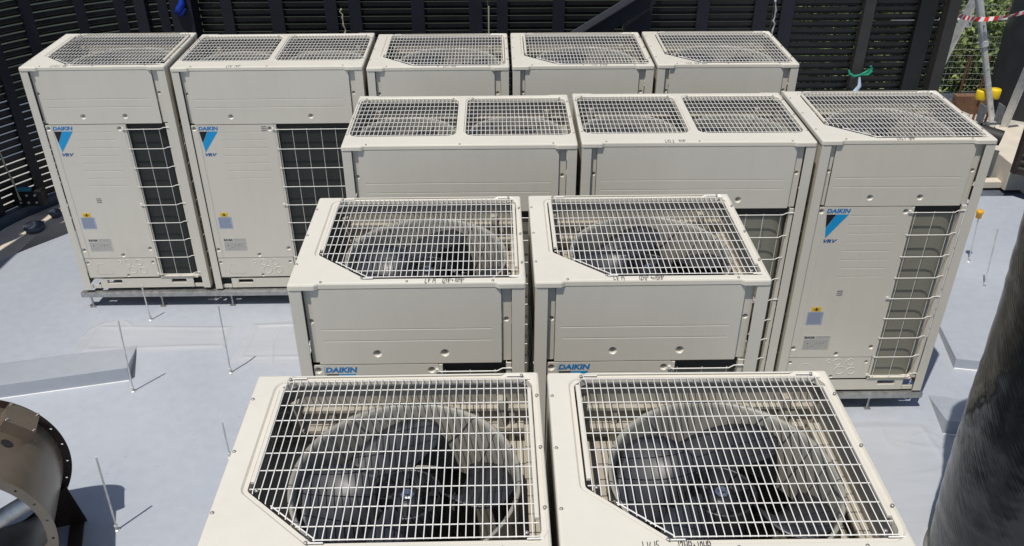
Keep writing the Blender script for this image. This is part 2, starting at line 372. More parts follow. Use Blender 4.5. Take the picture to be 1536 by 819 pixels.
def make_unit(kind, dark_coil):
    W = .93 if kind == 's' else 1.24
    root = thing('condensing_unit', (0, 0, 0), 'x', 'air conditioner', 'cream air conditioning condensing units on the roof')
    # --- top cover
    ch = .105
    outer = [(0, 0), (ch, 0), (ch + .016, .011), (W - ch - .016, .011), (W - ch, 0), (W, 0), (W, UD), (W - .11, UD), (W - .128, UD - .008), (.128, UD - .008), (.11, UD), (0, UD)]
    orad = [.012, .004, .004, .004, .004, .012, .012, .004, .004, .004, .004, .012]
    if kind == 's':
        holes = [([(.300, .052), (.905, .052), (.905, .700), (.885, .738), (.125, .738), (.085, .700), (.085, .245)], [.02, .035, .03, .03, .03, .03, .02])]
    else:
        holes = [([(.022, .145), (.595, .145), (.595, .722), (.022, .722)], .055), ([(.645, .145), (1.218, .145), (1.218, .722), (.645, .722)], .055)]
    t = MB(); P3 = lambda l, z: [(p[0], p[1], z) for p in l]
    o0, o1, o2, o3 = (rounded(outer, orad, 3, o) for o in (.0, .001, .004, .009))
    hz = [[rounded(p, r, 5, -.018 if kind == 's' else -.010), rounded(p, r, 5, -.012 if kind == 's' else -.006), rounded(p, r, 5, 0), rounded(p, r, 5, .002)] for p, r in holes]
    t.plate(o3, [h[0] for h in hz], lambda x, y: (x, y, UH))
    t.strip(P3(o0, UH - .024), P3(o1, UH - .007), True); t.strip(P3(o1, UH - .007), P3(o2, UH - .002), True); t.strip(P3(o2, UH - .002), P3(o3, UH), True)
    t.strip(P3(o3, UH - .026), P3(o0, UH - .024))
    for h in hz:
        t.strip(P3(h[1], UH - .006)[::1], P3(h[0], UH)[::1], True); t.strip(P3(h[2], UH - .0065), P3(h[1], UH - .006)); t.strip(P3(h[3], UH - .030), P3(h[2], UH - .0065))
    cover = t.build('top_cover', M['paint'], root)
    # upstanding lips left and right of the grille of the small unit
    if kind == 's':
        l = MB(); l.box(.090, .27, UH - .006, .103, .690, UH + .006, .002); l.build('grille_lip', M['paint'], cover)
        l = MB(); l.box(.888, .12, UH - .006, .900, .67, UH + .006, .002); l.build('grille_lip', M['paint'], cover)
    sm = MB(); sm.lathe([(0, .0035), (.004, .0035), (.006, .001), (.006, -.001)], 8)
    screw_top = sm.mesh('screw', M['screw'])
    def screw(me, parent, x, y, z, rx=0, rz=0):
        o = bpy.data.objects.new('screw', me); C.objects.link(o); o.parent = parent; o.location = (x, y, z); o.rotation_euler = (rx, 0, rz); return o
    for x in (.13, W * .5, W - .13): screw(screw_top, cover, x, .022, UH)
    for y in (.16, .4, .64):
        screw(screw_top, cover, .012, y, UH); screw(screw_top, cover, W - .012, y, UH)
    # --- fan guards
    r = .00175
    def guard(poly, xr, yr, z, diag=False):
        g = MB()
        def clip(ax, val):      # interval of the polygon along the other axis
            hits = []
            N = len(poly)
            for i in range(N):
                a, b = poly[i], poly[(i + 1) % N]
                if (a[ax] - val) * (b[ax] - val) < 0:
                    tt = (val - a[ax]) / (b[ax] - a[ax]); hits.append(a[1 - ax] + tt * (b[1 - ax] - a[1 - ax]))
            return (min(hits), max(hits)) if len(hits) >= 2 else None
        x = xr[0]
        k = 0
        while x < xr[1]:
            c = clip(0, x)
            if c: g.tube([(x, c[0], z - .004), (x, c[0] + .006, z), (x, c[1] - .006, z), (x, c[1], z - .004)], r, 5)
            x += xr[2]
        for y in yr:
            c = clip(1, y)
            if c: g.tube([(c[0], y, z - .0036), (c[1], y, z - .0036)], r * 1.15, 5)
        return g
    if kind == 's':
        poly = [(.303, .058), (.899, .058), (.899, .734), (.092, .734), (.092, .240)]
        ys = [.0605, .107, .176, .248, .321, .393, .466, .538, .610, .680, .728]
        g = guard(poly, (.104, .897, .0222), ys, UH + .001)
        g.tube([(.090, .242, UH - .002), (.150, .2425, UH - .002), (.165, .185, UH - .003), (.302, .066, UH - .003), (.305, .057, UH - .003)][2:], r * 1.3, 6)
        for (x, y, d) in ((.12, .742, 1), (.868, .742, -1), (.865, .050, 1), (.285, .048, 1)):
            g.tube([(x, y, UH + .0005), (x + .045 * d, y, UH + .0005)], r * 1.4, 6)
        g.build('fan_guard', M['wire'], root)
        for x, y in ((.115, .238), (.865, .070), (.112, .738), (.872, .742), (.285, .048)): screw(screw_top, cover, x, y, UH + .002)
    else:
        for hx in (.022, .645):
            poly = rounded([(hx + .004, .149), (hx + .569, .149), (hx + .569, .718), (hx + .004, .718)], .05, 4)
            g = guard(poly, (hx + .016, hx + .57, .0232), [.158 + .0612 * k for k in range(9)] + [.712], UH - .001)
            g.build('fan_guard', M['wire'], root)
            for (x, y) in ((hx + .03, .70), (hx + .54, .70)): screw(screw_top, cover, x, y, UH + .001)
    # --- fan box: sheet walls, deck with bell mouths, fans
    b = MB(); zt = UH - .027
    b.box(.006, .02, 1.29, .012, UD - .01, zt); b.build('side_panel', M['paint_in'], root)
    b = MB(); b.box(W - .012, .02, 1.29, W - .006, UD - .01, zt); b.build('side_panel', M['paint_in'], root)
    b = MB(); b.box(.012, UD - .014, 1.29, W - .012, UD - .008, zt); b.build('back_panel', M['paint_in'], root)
    inn = MB()                     # ribs and ledges inside
    inn.box(.03, UD - .034, 1.545, W - .03, UD - .0145, 1.556); inn.box(.05, UD - .05, 1.47, W - .05, UD - .0145, 1.482)
    for k in range(7): x = .1 + k * (W - .2) / 6; inn.box(x, UD - .030, 1.40, x + .02, UD - .015, 1.54)
    inn.box(W - .05, .1, 1.50, W - .0125, .7, 1.51); inn.box(.0125, .1, 1.50, .05, .7, 1.51)
    for x in (.10, W - .14): inn.box(x, UD - .045, 1.482, x + .03, UD - .015, 1.60, .003)
    inn.build('inner_bracket', M['paint_in'], root)
    if kind == 's': fans = [((.515, .370), .336, 1.600, 1.497)]
    else: fans = [((.31, .405), .268, 1.585, 1.475), ((.93, .405), .268, 1.585, 1.475)]
    dk = MB(); fr = [(.014, .03), (W - .014, .03), (W - .014, UD - .016), (.014, UD - .016)]
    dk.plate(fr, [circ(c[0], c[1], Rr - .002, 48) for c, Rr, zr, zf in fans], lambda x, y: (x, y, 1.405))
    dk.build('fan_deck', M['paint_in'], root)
    for c, Rr, zr, zf in fans:
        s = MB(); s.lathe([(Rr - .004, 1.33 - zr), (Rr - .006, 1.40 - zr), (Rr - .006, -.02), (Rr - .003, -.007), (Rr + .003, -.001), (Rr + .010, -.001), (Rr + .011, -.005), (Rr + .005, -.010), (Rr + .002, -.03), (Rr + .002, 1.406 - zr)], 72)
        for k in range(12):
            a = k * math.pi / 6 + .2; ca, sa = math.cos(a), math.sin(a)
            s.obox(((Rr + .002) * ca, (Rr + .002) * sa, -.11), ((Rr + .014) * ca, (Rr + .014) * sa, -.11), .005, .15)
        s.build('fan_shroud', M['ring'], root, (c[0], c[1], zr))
        make_fan(root, c, Rr - .014, zf - .005, 0)
        mt = MB(); mt.lathe([(0, 1.42), (.055, 1.415), (.07, 1.40), (.07, 1.27), (0, 1.26)], 20, (c[0], c[1], 0))
        mt.box(c[0] - .13, .03, 1.285, c[0] - .10, UD - .02, 1.305); mt.box(c[0] + .10, .03, 1.285, c[0] + .13, UD - .02, 1.305)
        mt.build('motor', M['dark'], root)
    # --- posts
    for (x0, x1) in ((.004, .054), (W - .056, W - .004)):
        p = MB(); p.box(x0, .003, .002, x1, .008, zt, .0012); xx = x0 if x0 < .1 else x1 - .004; p.box(xx, .008, .002, xx + .004, .062, zt)
        p.build('corner_post', M['paint'], root)
        p = MB(); p.box(x0, UD - .009, .002, x1, UD - .004, zt, .0012); p.box(xx, UD - .06, .002, xx + .004, UD - .009, zt)
        p.build('corner_post', M['paint'], root)
    xe = W - .098       # right end of panel
    xs = .086           # left end of panel
    # dimple screws: bowls sunk in the sheet
    bowl_screw = MB(); bowl_screw.lathe([(0, .0045), (.0055, .0035), (.0075, 0)], 8); me_bs = bowl_screw.mesh('screw', M['screw'])
    def front_plate(name, poly, yf, dims, parent, mm, th=.004, dr=.0185, grooves=()):
        m = MB(); q = rounded(poly, .004, 2); hl = [circ(x, z, dr, 18) for x, z in dims]
        for x0, x1, z in grooves:
            hl.append([(x0, z - .0042), (x1, z - .0042), (x1, z + .0015), (x0, z + .0015)]); d = .0030
            m.add([(x0, yf, z - .0042), (x1, yf, z - .0042), (x1, yf + d, z + .0015), (x0, yf + d, z + .0015), (x1, yf, z + .0015), (x0, yf, z + .0015)],
                  [(0, 1, 2, 3), (3, 2, 4, 5), (0, 3, 5), (1, 4, 2)])
        m.plate(q, hl, lambda u, v: (u, yf, v))
        m.strip([(p[0], yf + th, p[1]) for p in q], [(p[0], yf, p[1]) for p in q])
        for x, z in dims:
            rings = [(dr, 0), (dr * .86, .004), (dr * .6, .0085), (dr * .32, .0105), (.001, .011)]
            for (ra, da), (rb, db) in zip(rings, rings[1:]):
                m.strip([(p[0], yf + db, p[1]) for p in circ(x, z, rb, 18)], [(p[0], yf + da, p[1]) for p in circ(x, z, ra, 18)], True)
        o = m.build(name, mm, parent)
        for x, z in dims: screw(me_bs, o, x, yf + .0095, z, math.pi / 2)
        return o
    front_plate('panel_strip', [(.056, 1.296), (xs - .002, 1.296), (xs - .002, zt), (.056, zt)], .0245, [(.071, 1.500)], root, M['paint'], dr=.012)
    front_plate('panel_strip', [(xe + .002, 1.296), (W - .058, 1.296), (W - .058, zt), (xe + .002, zt)], .0245, [(W - .078, 1.500)], root, M['paint'], dr=.012)
    up_ = front_plate('upper_panel', [(xs, 1.293), (xe, 1.293), (xe, zt), (xs, zt)], .0125, [((.33, .60) if kind == 's' else (.335, .865))[i] and (((.325, .60) if kind == 's' else (.335, .865))[i], 1.345) for i in range(2)], root, M['paint'],
        grooves=[(xs + .022, xe - .04, 1.466), (xs + .026, xe - .042, 1.410)])
    def ridges(parent, segs, yf):
        m = MB()
        for x0, x1, z in segs:
            m.add([(x0, yf, z - .007), (x1, yf, z - .007), (x1 - .004, yf - .004, z), (x0 + .004, yf - .004, z), (x0, yf, z + .0012), (x1, yf, z + .0012)],
                  [(0, 1, 2, 3), (3, 2, 5, 4), (0, 3, 4), (1, 5, 2)])
        return m.build('pressed_rib', M['paint'], parent)
    # access panel
    xa = .572 if kind == 's' else .608
    x0r = .240 if kind == 's' else .250
    ap = front_plate('access_panel', [(.058, .262), (xa, .262), (xa, 1.288), (.058, 1.288)], .0125,
                     [(.075, 1.262), (xa - .03, 1.258), (.075, .330), (xa - .025, .335), (xa * .60, .272 + .012)], root, M['paint'], dr=.0165,
                     grooves=[(x0r, xa - .065 if k else xa - .075, 1.235 - .0565 * k) for k in range(8 if kind == 's' else 7)])
    bend = MB(); bend.box(.098, .0105, .264, .1005, .0125, 1.286); bend.build('fold_line', M['paint'], ap)
    vn = MB(); vx, vz = (.262, .725) if kind == 's' else (xa - .085, 1.258)
    for k in range(3): vn.box(vx, .0112, vz + (k - 1) * .0135, vx + .034, .0124, vz + (k - 1) * .0135 + .0045)
    vn.build('vent_slots', M['greyink'], ap)
    me = MEM.setdefault('wm', text_mesh('DAIKIN', .027, .132, .18, .045, 'brand_wordmark', M['blue']))
    o = bpy.data.objects.new('brand_wordmark', me); C.objects.link(o); o.parent = ap; o.location = (.104, .0118, 1.251)
    tm = MB(); tx, tz = .106, 1.243      # triangle mark
    tm.add([(tx + .055, .0117, tz), (tx + .124, .0117, tz), (tx + .018, .0117, tz - .150), (tx + .010, .0117, tz - .088)], [(0, 3, 2, 1)])
    tm.build('triangle_mark', M['cyan'], ap)
    tm = MB(); tm.add([(tx, .0116, tz), (tx + .053, .0116, tz), (tx + .0095, .0116, tz - .084)], [(0, 2, 1)]); tm.build('triangle_mark', M['black'], ap)
    me = MEM.setdefault('vrv', text_mesh('VRV', .023, .080, .30, .045, 'series_badge', M['navyink']))
    o = bpy.data.objects.new('series_badge', me); C.objects.link(o); o.parent = ap; o.location = (.118, .0118, 1.063)
    # stickers
    def sticker(name, x0, z0, x1, z1, mm, bits, bm_):
        m = MB(); m.box(x0, .0114, z0, x1, .0124, z1); s = m.build(name, mm, ap)
        if bits:
            m = MB()
            for (a, c_, d, e_) in bits: m.add([(a, .0111, c_), (d, .0111, c_), (d, .0111, e_), (a, .0111, e_)], [(0, 1, 2, 3)])
            m.build('printed_text', bm_, s)
        return s
    rr = random.Random(3)
    def lines(x0, z0, x1, z1, n, hh=.0016):
        out = []
        for k in range(n):
            z = z1 - (k + .5) * (z1 - z0) / n; x = x0
            while x < x1 - .006:
                wd = rr.uniform(.004, .016); out.append((x, z - hh, min(x + wd, x1), z + hh)); x += wd + .003
        return out
    ysx = .128
    sticker('yellow_label', ysx + .008, .598, ysx + .064, .630, M['yellow'], [(ysx + .018, .612, ysx + .053, .6155), (ysx + .022, .606, ysx + .05, .6085), (ysx + .028, .618, ysx + .046, .6205), (ysx + .033, .602, ysx + .04, .626)], M['ink'])
    sticker('info_label', ysx - .012, .505, ysx + .084, .596, M['bluestick'], lines(ysx - .004, .511, ysx + .076, .592, 12, .0013), M['greyink'])
    rp = sticker('rating_plate', .124, .322, .286, .425, M['greystick'], lines(.130, .326, .280, .392, 8, .0012) + lines(.20, .396, .280, .420, 3, .0012) +
            [(.150, .360, .156, .372), (.176, .345, .186, .349), (.205, .36, .208, .374), (.226, .360, .231, .374), (.246, .362, .250, .374), (.154, .336, .164, .340)], M['greyink'])
    me = MEM.setdefault('r4', text_mesh('R410A', .018, .062, 0, .05, 'printed_text', M['ink']))
    o = bpy.data.objects.new('printed_text', me); C.objects.link(o); o.parent = rp; o.location = (.130, .0109, .401)
    # knock-out plate
    kp = front_plate('knockout_plate', [(.058, .098), (xa - .004, .098), (xa - .004, .258), (.058, .258)], .0135, [(.074, .222), (xa - .03, .222), (xa * .60, .108 + .004)], root, M['paint'], dr=.0125)
    kk = MB()
    def ring2(cx, cz, r0):
        a = circ(cx, cz, r0, 28); b_ = circ(cx, cz, r0 - .0022, 28); c_ = circ(cx, cz, r0 + .0022, 28)
        kk.strip([(p[0], .0135, p[1]) for p in c_], [(p[0], .0112, p[1]) for p in a]); kk.strip([(p[0], .0112, p[1]) for p in a], [(p[0], .0135, p[1]) for p in b_])
    for (fx, cz, r0) in ((.60, .222, .024), (.74, .222, .024), (.64, .160, .030), (.77, .155, .026), (.50, .228, .012)): ring2(fx * xa + .02, cz, r0)
    q = rounded([(.115, .122), (.245, .122), (.245, .160), (.185, .215), (.145, .215)], .018, 4)
    q1 = rounded([(.115, .122), (.245, .122), (.245, .160), (.185, .215), (.145, .215)], .018, 4, .0025)
    kk.strip([(p[0], .0135, p[1]) for p in q], [(p[0], .0122, p[1]) for p in q1])
    kk.build('knockout_ring', M['paint'], kp)
    # --- jamb, right inner strip, coil
    j = MB(); j.box(xa + .001, .0115, .098, xa + .016, .055, 1.286, .002); j.build('jamb', M['paint'], root)
    xr = W - .092
    j = MB(); j.box(xr + .012, .014, .098, W - .058, .020, 1.290, .0015); j.box(xr + .012, .020, .098, xr + .015, .050, 1.290); 
    for z in (.28, .55, .82, 1.10): j.box(W - .075, .0128, z, W - .070, .0142, z + .02)
    j.build('jamb', M['paint'], root)
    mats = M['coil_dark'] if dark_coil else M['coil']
    rc = .14; jx = xr; xr = W - .028; path = [(xa + .012, .038), (xr - rc, .038)]
    for k in range(1, 7): a = -math.pi / 2 + k * math.pi / 12; path.append((xr - rc + rc * math.cos(a), 0.038 + rc + rc * math.sin(a)))
    path[-1] = (xr, .038 + rc); path += [(xr, UD - .03 - rc)]
    for k in range(1, 7): a = k * math.pi / 12; path.append((xr - rc + rc * math.cos(a), UD - .03 - rc + rc * math.sin(a)))
    path += [(.030 + rc, UD - .03)]
    for k in range(1, 7): a = math.pi / 2 + k * math.pi / 12; path.append((.030 + rc + rc * math.cos(a), UD - .03 - rc + rc * math.sin(a)))
    path += [(.030, .06)]
    pin = [Vector(p) for p in path]; inner = []
    for i, p in enumerate(pin):
        d = (pin[min(i + 1, len(pin) - 1)] - pin[max(i - 1, 0)]).normalized(); inner.append(p + Vector((-d.y, d.x)) * .03)
    cm = MB(); z0, z1 = .10, 1.285
    cm.strip([(p[0], p[1], z0) for p in path], [(p[0], p[1], z1) for p in path], True, False)
    cm.strip([(p[0], p[1], z1) for p in inner], [(p[0], p[1], z0) for p in inner], False, False)
    cm.strip([(p[0], p[1], z1) for p in path], [(p[0], p[1], z1) for p in inner], False, False)
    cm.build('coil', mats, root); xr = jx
    # dark strip standing in for the upper panel's shadow on the coil top
    hs = MB(); hs.box(xa + .016, .031, 1.235, xr + .012, .036, 1.29); hs.build('coil_top_shade', M['dark'], root)
    # bottom ledge of coil opening
    lb = MB(); lb.box(xa + .001, .012, .085, xr + .01, .050, .098, .002); lb.build('sill', M['paint'], root)
    # front wire guard
    g = MB(); n = 9
    xl, xR = xa + .004, W - .064
    for k in range(n):
        z = 1.255 - k * .1415; long_ = k % 4 == 0
        if kind == 's' or True:
            pts = [(xl if not long_ else xl - .012, .010, z), (xl + .006, .004, z), (xR - .055, .004, z), (xR - .030, .012, z + .008), (xR + (.012 if long_ else -.012), .012, z + .008)]
            g.tube(pts, .0028, 5)
            if long_:
                g.tube([(xR + .012, .011, z + .008), (xR + .012, .011, z + .030)], .0027, 5); g.box(xl - .018, .006, z - .006, xl - .004, .0124, z + .010, .001)
    nx = 2 if kind == 's' else 5
    xv = [xl + .022 + k * (xR - .062 - xl - .022) / nx for k in range(nx + 1)]
    for x in xv: g.tube([(x, .0075, 1.26), (x, .0075, .118)], .0017, 5)
    g.build('coil_guard', M['wire'], root)
    # side guards
    for sx, xx in ((-1, .0035), (1, W - .0035)):
        g = MB()
        for k in range(n): z = 1.255 - k * .1415; g.tube([(xx, .05, z), (xx, UD - .05, z)], .0027, 5)
        for k in range(6): y = .09 + k * .115; g.tube([(xx - sx * .003, y, 1.27), (xx - sx * .003, y, .11)], .0017, 5)
        g.build('coil_guard', M['wire'], root)
    # --- base
    b = MB(); poly = [(.058, .002), (W - .06, .002), (W - .06, .096), (.058, .096)]
    def slot(x0, x1): return rounded([(x0, .042), (x1, .042), (x1, .074), (x0, .074)], .007, 3)
    hl = [slot(.175, .285), slot(W - .285, W - .175)]
    q = rounded([(.125, .004), (W - .125, .004), (W - .125, .082), (.125, .082)], .004, 2)
    b.plate(q, hl, lambda u, v: (u, .016, v)); b.strip([(p[0], .022, p[1]) for p in q], [(p[0], .016, p[1]) for p in q])
    for h in hl: b.strip([(p[0], .016, p[1]) for p in h], [(p[0], .040, p[1]) for p in h])
    b.box(.055, .020, .002, .12, .026, .030); b.box(W - .12, .020, .002, W - .055, .026, .030)
    b.build('base_rail', M['paint'], root)
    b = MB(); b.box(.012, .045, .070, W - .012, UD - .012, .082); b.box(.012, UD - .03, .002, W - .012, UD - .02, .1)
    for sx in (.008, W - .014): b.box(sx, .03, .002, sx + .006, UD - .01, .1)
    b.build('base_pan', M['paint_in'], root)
    return root

# placement: x, y, z, turn of every unit, from the photograph
U = {'A': [(-3.010, 3.2766, .0146, .0126, 's'), (-2.0514, 3.2888, .0013, .0079, 'l'), (-.7904, 3.2946, -.0083, .004, 's'), (.1563, 3.2976, -.0058, -.0007, 's'), (1.1037, 3.2989, -.0021, -.0072, 's')],
     'B': [(-.7628, 1.9995, -.0052, -.0003, 'l'), (.4959, 2.0056, -.001, -.0085, 'l'), (1.7616, 2.0043, .0027, -.005, 's')],
     'C': [(-.7697, .6378, -.0021, .0006, 's'), (.1922, .6375, -.0006, -.0001, 's')],
     'D': [(-.7448, -.6875, .0001, .003, 's'), (.2036, -.6977, .0063, -.0062, 's')]}
LAB = {('A', 0): 'single fan cream unit at the left end of the back row, front fully visible',
       ('A', 1): 'wide twin fan cream unit second from the left in the back row',
       ('A', 2): 'single fan cream back row unit just right of the wide twin fan one',
       ('A', 3): 'single fan cream unit second from the right in the back row, below the diagonal brace',
       ('A', 4): 'single fan cream unit at the right end of the back row',
       ('B', 0): 'wide twin fan cream unit, left in the second row, no handwriting on its rim',
       ('B', 1): 'wide twin fan cream unit mid second row, with LV2.2 handwritten on its rim',
       ('B', 2): 'tall single fan cream unit at far right, olive coil and full front in view',
       ('C', 0): 'left one of the two third row cream units, behind the nearest pair',
       ('C', 1): 'right one of the two third row cream units, beside the fully visible right unit',
       ('D', 0): 'nearest cream unit on the left with large fan grille, cut off by the bottom edge',
       ('D', 1): 'nearest cream unit on the right with large fan grille and silver nut in its fan'}
WR = {('A', 0): ('LV 12.3  8HP', .20, .5), ('A', 1): ('LV12  14HP', .36, .5), ('A', 2): ('LV11  12HP', .50, .5), ('A', 3): ('LV13  6+8HP', .52, .5), ('A', 4): ('LV14  12HP+10HP', .19, .5),
      ('B', 1): ('LV2.2   14HP .', .44, .6), ('B', 2): ('LV2.1   8HP', .40, .6), ('C', 0): ('LV 14   12HP+10HP', .535, .75), ('C', 1): ('LV 14        12HP + 10HP', .31, .75),
      ('D', 1): ('LV 15       12HP+10HP', .215, .8)}
FANROT = {('D', 0): .05, ('D', 1): 1.05, ('C', 0): 1.35, ('C', 1): .1}
protos = {}; place = []
for row in 'DCBA':
    for i, (x, y, z, th, kind) in enumerate(U[row]):
        key = (kind, row == 'A')
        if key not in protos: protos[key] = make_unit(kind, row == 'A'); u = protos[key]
        else: u = copy_tree(protos[key])
        place.append((row, i, u)); u.location = (x, y, z); u.rotation_euler = (0, 0, th); u['label'] = LAB[(row, i)]
        for ch in u.children:
            if ch.name.split('.')[0] == 'fan': ch.rotation_euler = (0, 0, FANROT.get((row, i), rnd.uniform(0, 1.57)))
for row, i, u in place:
    if (row, i) in WR:
        tx, wx, sz = WR[(row, i)]
        tag(scribble(tx, wx, .013, UH + .0006, .030, .44, i * 7 + ord(row)).build('marker_writing', M['greyink' if row == 'A' else 'ink'], u), kind='stuff')

# ------------------------------------------------------------------ support frames (galvanised) under the rows
FZ = -.14
def support(row, legs_dx):
    us = U[row]; x0 = us[0][0] - .035; x1 = us[-1][0] + (.93 if us[-1][4] == 's' else 1.24) + .012; y0 = us[0][1] - .006
    r = thing('support_frame', (x0, y0, FZ), {'A': 'galvanised steel frame under the back row of units, on short legs', 'B': 'galvanised steel frame under the second row, ending under the unit with olive coil',
        'C': 'galvanised steel frame hidden under the pair of units in the third row', 'D': 'galvanised steel frame under the nearest pair of units'}[row], 'steel frame', 'galvanised frames under the units')
    L = x1 - x0; zt, zb = -.002 - FZ - .012, .085
    for y in (0, .70):
        m = MB(); m.box(0, y, zb + .008, L, y + .003, zt + .004, .001); m.box(.001, y + .003, zt, L - .001, y + .045, zt + .0035); m.box(.001, y + .003, zb + .008, L - .001, y + .018, zb + .011)
        m.box(0, y + .041, zb + .008, L, y + .044, zt - .001)
        m.build('rail', M['steel'], r)
    k = 0; x = .06
    while x < L:
        for y in (.022, .722):
            m = MB(); m.tube([(x, y, 0), (x, y, zb + .01)], .007, 8); m.box(x - .02, y - .02, .0, x + .02, y + .02, .005); m.lathe([(0, zb - .004), (.014, zb - .004), (.014, zb + .006), (0, zb + .006)], 6, (x, y, 0), smooth=False)
            m.build('leg', M['steel'], r)
        m = MB(); m.box(x + .02, .045, zb + .012, x + .06, .70, zt - .004); m.build('cross_member', M['steel'], r)
        x += .52
    return r
for row in 'ABCD': support(row, 0)

# ------------------------------------------------------------------ floor, gutter, ledge, ground
slab = [(-3.86, 4.20), (-3.68, 4.41), (-3.2, 5.0), (4.85, 4.99), (5.6, 4.1), (5.9, 2.0), (5.2, -2.5), (3.0, -5.2), (-3.0, -5.2), (-4.9, -2.5), (-5.2, 1.5), (-4.45, 3.45)]
slab = slab[::-1]
import itertools
ar = sum(a[0] * b[1] - b[0] * a[1] for a, b in zip(slab, slab[1:] + slab[:1]))
if ar < 0: slab = slab[::-1]
m = MB(); m.plate(slab, [], lambda x, y: (x, y, FZ)); m.strip([(p[0], p[1], FZ - .16) for p in slab], [(p[0], p[1], FZ) for p in slab])
tag(m.build('roof_floor', M['floor']), kind='structure')
m = MB(); m.plate([(-7, -8), (8, -8), (8, 8.2), (-7, 8.2)], [], lambda x, y: (x, y, FZ - .155)); tag(m.build('gutter', M['gutter']), kind='structure')
m = MB(); g = 260; m.add([(-g, -g, -1.2), (g, -g, -1.2), (g, g, -1.2), (-g, g, -1.2)], [(0, 1, 2, 3)]); tag(m.build('ground', M['earth']), kind='structure')
# glossy patches of fresh membrane in front of the rows
from mathutils import noise
def patch(x0, y0, x1, y1, seed):
    """wrinkled overlapping piece of membrane: low ridges, its rim sunk just under the floor"""
    m = MB(); nx, ny = 130, 90; vs = []
    for j in range(ny + 1):
        for i in range(nx + 1):
            u, v = i / nx, j / ny; x = x0 + (x1 - x0) * u; y = y0 + (y1 - y0) * v
            e = min(u, 1 - u) * (x1 - x0); f = min(v, 1 - v) * (y1 - y0); e = min(e, f)
            wob = noise.noise(Vector((x * 1.1, y * 1.1, seed))) * .09
            fade = max(0, min(1, (e + wob) / .10))
            rdg = 1 - abs(noise.noise(Vector((x * 1.0 + .4 * y, y * 3.4, seed + 5)))) * 2
            rdg2 = 1 - abs(noise.noise(Vector((x * 2.6, y * 1.7, seed + 9)))) * 2
            frame = math.exp(-((e + wob * .4 - .13) / .018) ** 2)
            z = -.004 + fade * (.0055 + .0085 * max(0, rdg) ** 11 * max(0, min(1, .35 + 2.2 * noise.noise(Vector((x * 1.7, y * 1.7, seed + 2))))) + .007 * max(0, rdg2) ** 14 * max(0, min(1, 2.4 * noise.noise(Vector((x * 2.1, y * 2.1, seed + 3)))))) + .006 * frame
            vs.append((x, y, FZ + z))
    m.add(vs, [(j * (nx + 1) + i, j * (nx + 1) + i + 1, (j + 1) * (nx + 1) + i + 1, (j + 1) * (nx + 1) + i) for j in range(ny) for i in range(nx)], True)
    return tag(m.build('membrane_patch', M['gloss']), kind='structure')
patch(-2.95, 2.62, -1.75, 3.13, 1.3)
patch(-1.85, 2.50, -.55, 3.15, 4.1)
patch(1.7, .55, 2.78, 1.95, 7.7)

# ramps / kerbs moulded in the floor
def wedge(name, a, b, depth, h, label):
    a, b = Vector(a), Vector(b); d = (b - a).normalized(); n = Vector((-d.y, d.x)) * depth
    e = n.normalized() * .004
    z = FZ - .003; P = [(a.x, a.y, z), (b.x, b.y, z), (b.x + e.x, b.y + e.y, FZ + h), (a.x + e.x, a.y + e.y, FZ + h), (a.x + n.x, a.y + n.y, z), (b.x + n.x, b.y + n.y, z)]
    m = MB(); m.add(P, [(0, 1, 2, 3), (3, 2, 5, 4), (0, 3, 4), (1, 5, 2)]); o = m.build(name, M['floor']); tag(o, kind='structure'); return o
wedge('floor_step', (-4.9, 1.83), (-2.40, 2.39), .42, .100, '')
wedge('floor_step', (3.12, 2.41), (5.2, 2.0), 1.3, .075, '')
wedge('floor_step', (2.76, 1.765), (3.6, 1.61), .38, .10, '')

for a_, b_ in (((-4.9, 1.825), (-2.40, 2.385)), ((3.12, 2.405), (5.2, 1.995)), ((2.76, 1.76), (3.6, 1.605))):
    m = MB(); m.tube([(a_[0], a_[1], FZ + .001), (b_[0], b_[1], FZ + .001)], .006, 6); tag(m.build('sealant_bead', M['white']), kind='structure')
# cream kerb strip between gutter and screen wall
import bisect
CP = [(-2.66, 5.90), (-3.02, 5.83), (-3.5, 5.58), (-3.98, 5.18), (-4.335, 4.64), (-4.42, 4.12), (-4.58, 3.6), (-4.70, 3.0), (-4.74, 1.6)]
def catmull(P, n=8):
    out = []
    for i in range(len(P) - 1):
        p0, p1, p2, p3 = (Vector(P[max(i - 1, 0)]), Vector(P[i]), Vector(P[i + 1]), Vector(P[min(i + 2, len(P) - 1)]))
        for k in range(n):
            t = k / n; out.append(.5 * ((2 * p1) + (-p0 + p2) * t + (2 * p0 - 5 * p1 + 4 * p2 - p3) * t * t + (-p0 + 3 * p1 - 3 * p2 + p3) * t ** 3))
    out.append(Vector(P[-1])); return out
curve = catmull(CP)
def offset_path(P, d):
    out = []
    for i, p in enumerate(P):
        t = (P[min(i + 1, len(P) - 1)] - P[max(i - 1, 0)]).normalized(); out.append(p + Vector((-t.y, t.x)) * d)
    return out
def ribbon(P, d0, d1, z0, z1):
    """solid band along P between side offsets d0<d1 and heights z0<z1"""
    a, b = offset_path(P, d0), offset_path(P, d1); m = MB(); n = len(P)
    vs = [(p.x, p.y, z) for L, z in ((a, z0), (b, z0), (b, z1), (a, z1)) for p in L]; fs = []
    for i in range(n - 1):
        for k in range(4): k2 = (k + 1) % 4; fs.append((k * n + i, k * n + i + 1, k2 * n + i + 1, k2 * n + i))
    fs += [(0, n, 2 * n, 3 * n), (n - 1, 4 * n - 1, 3 * n - 1, 2 * n - 1)]
    m.add(vs, fs); return m
tag(ribbon(curve[6:], .10, .46, FZ - .16, FZ - .01).build('kerb', M['cream']), kind='structure')
tag(ribbon(curve[:], -1.3, -.06, -1.3, FZ - .02).build('ledge', M['concrete']), kind='structure')
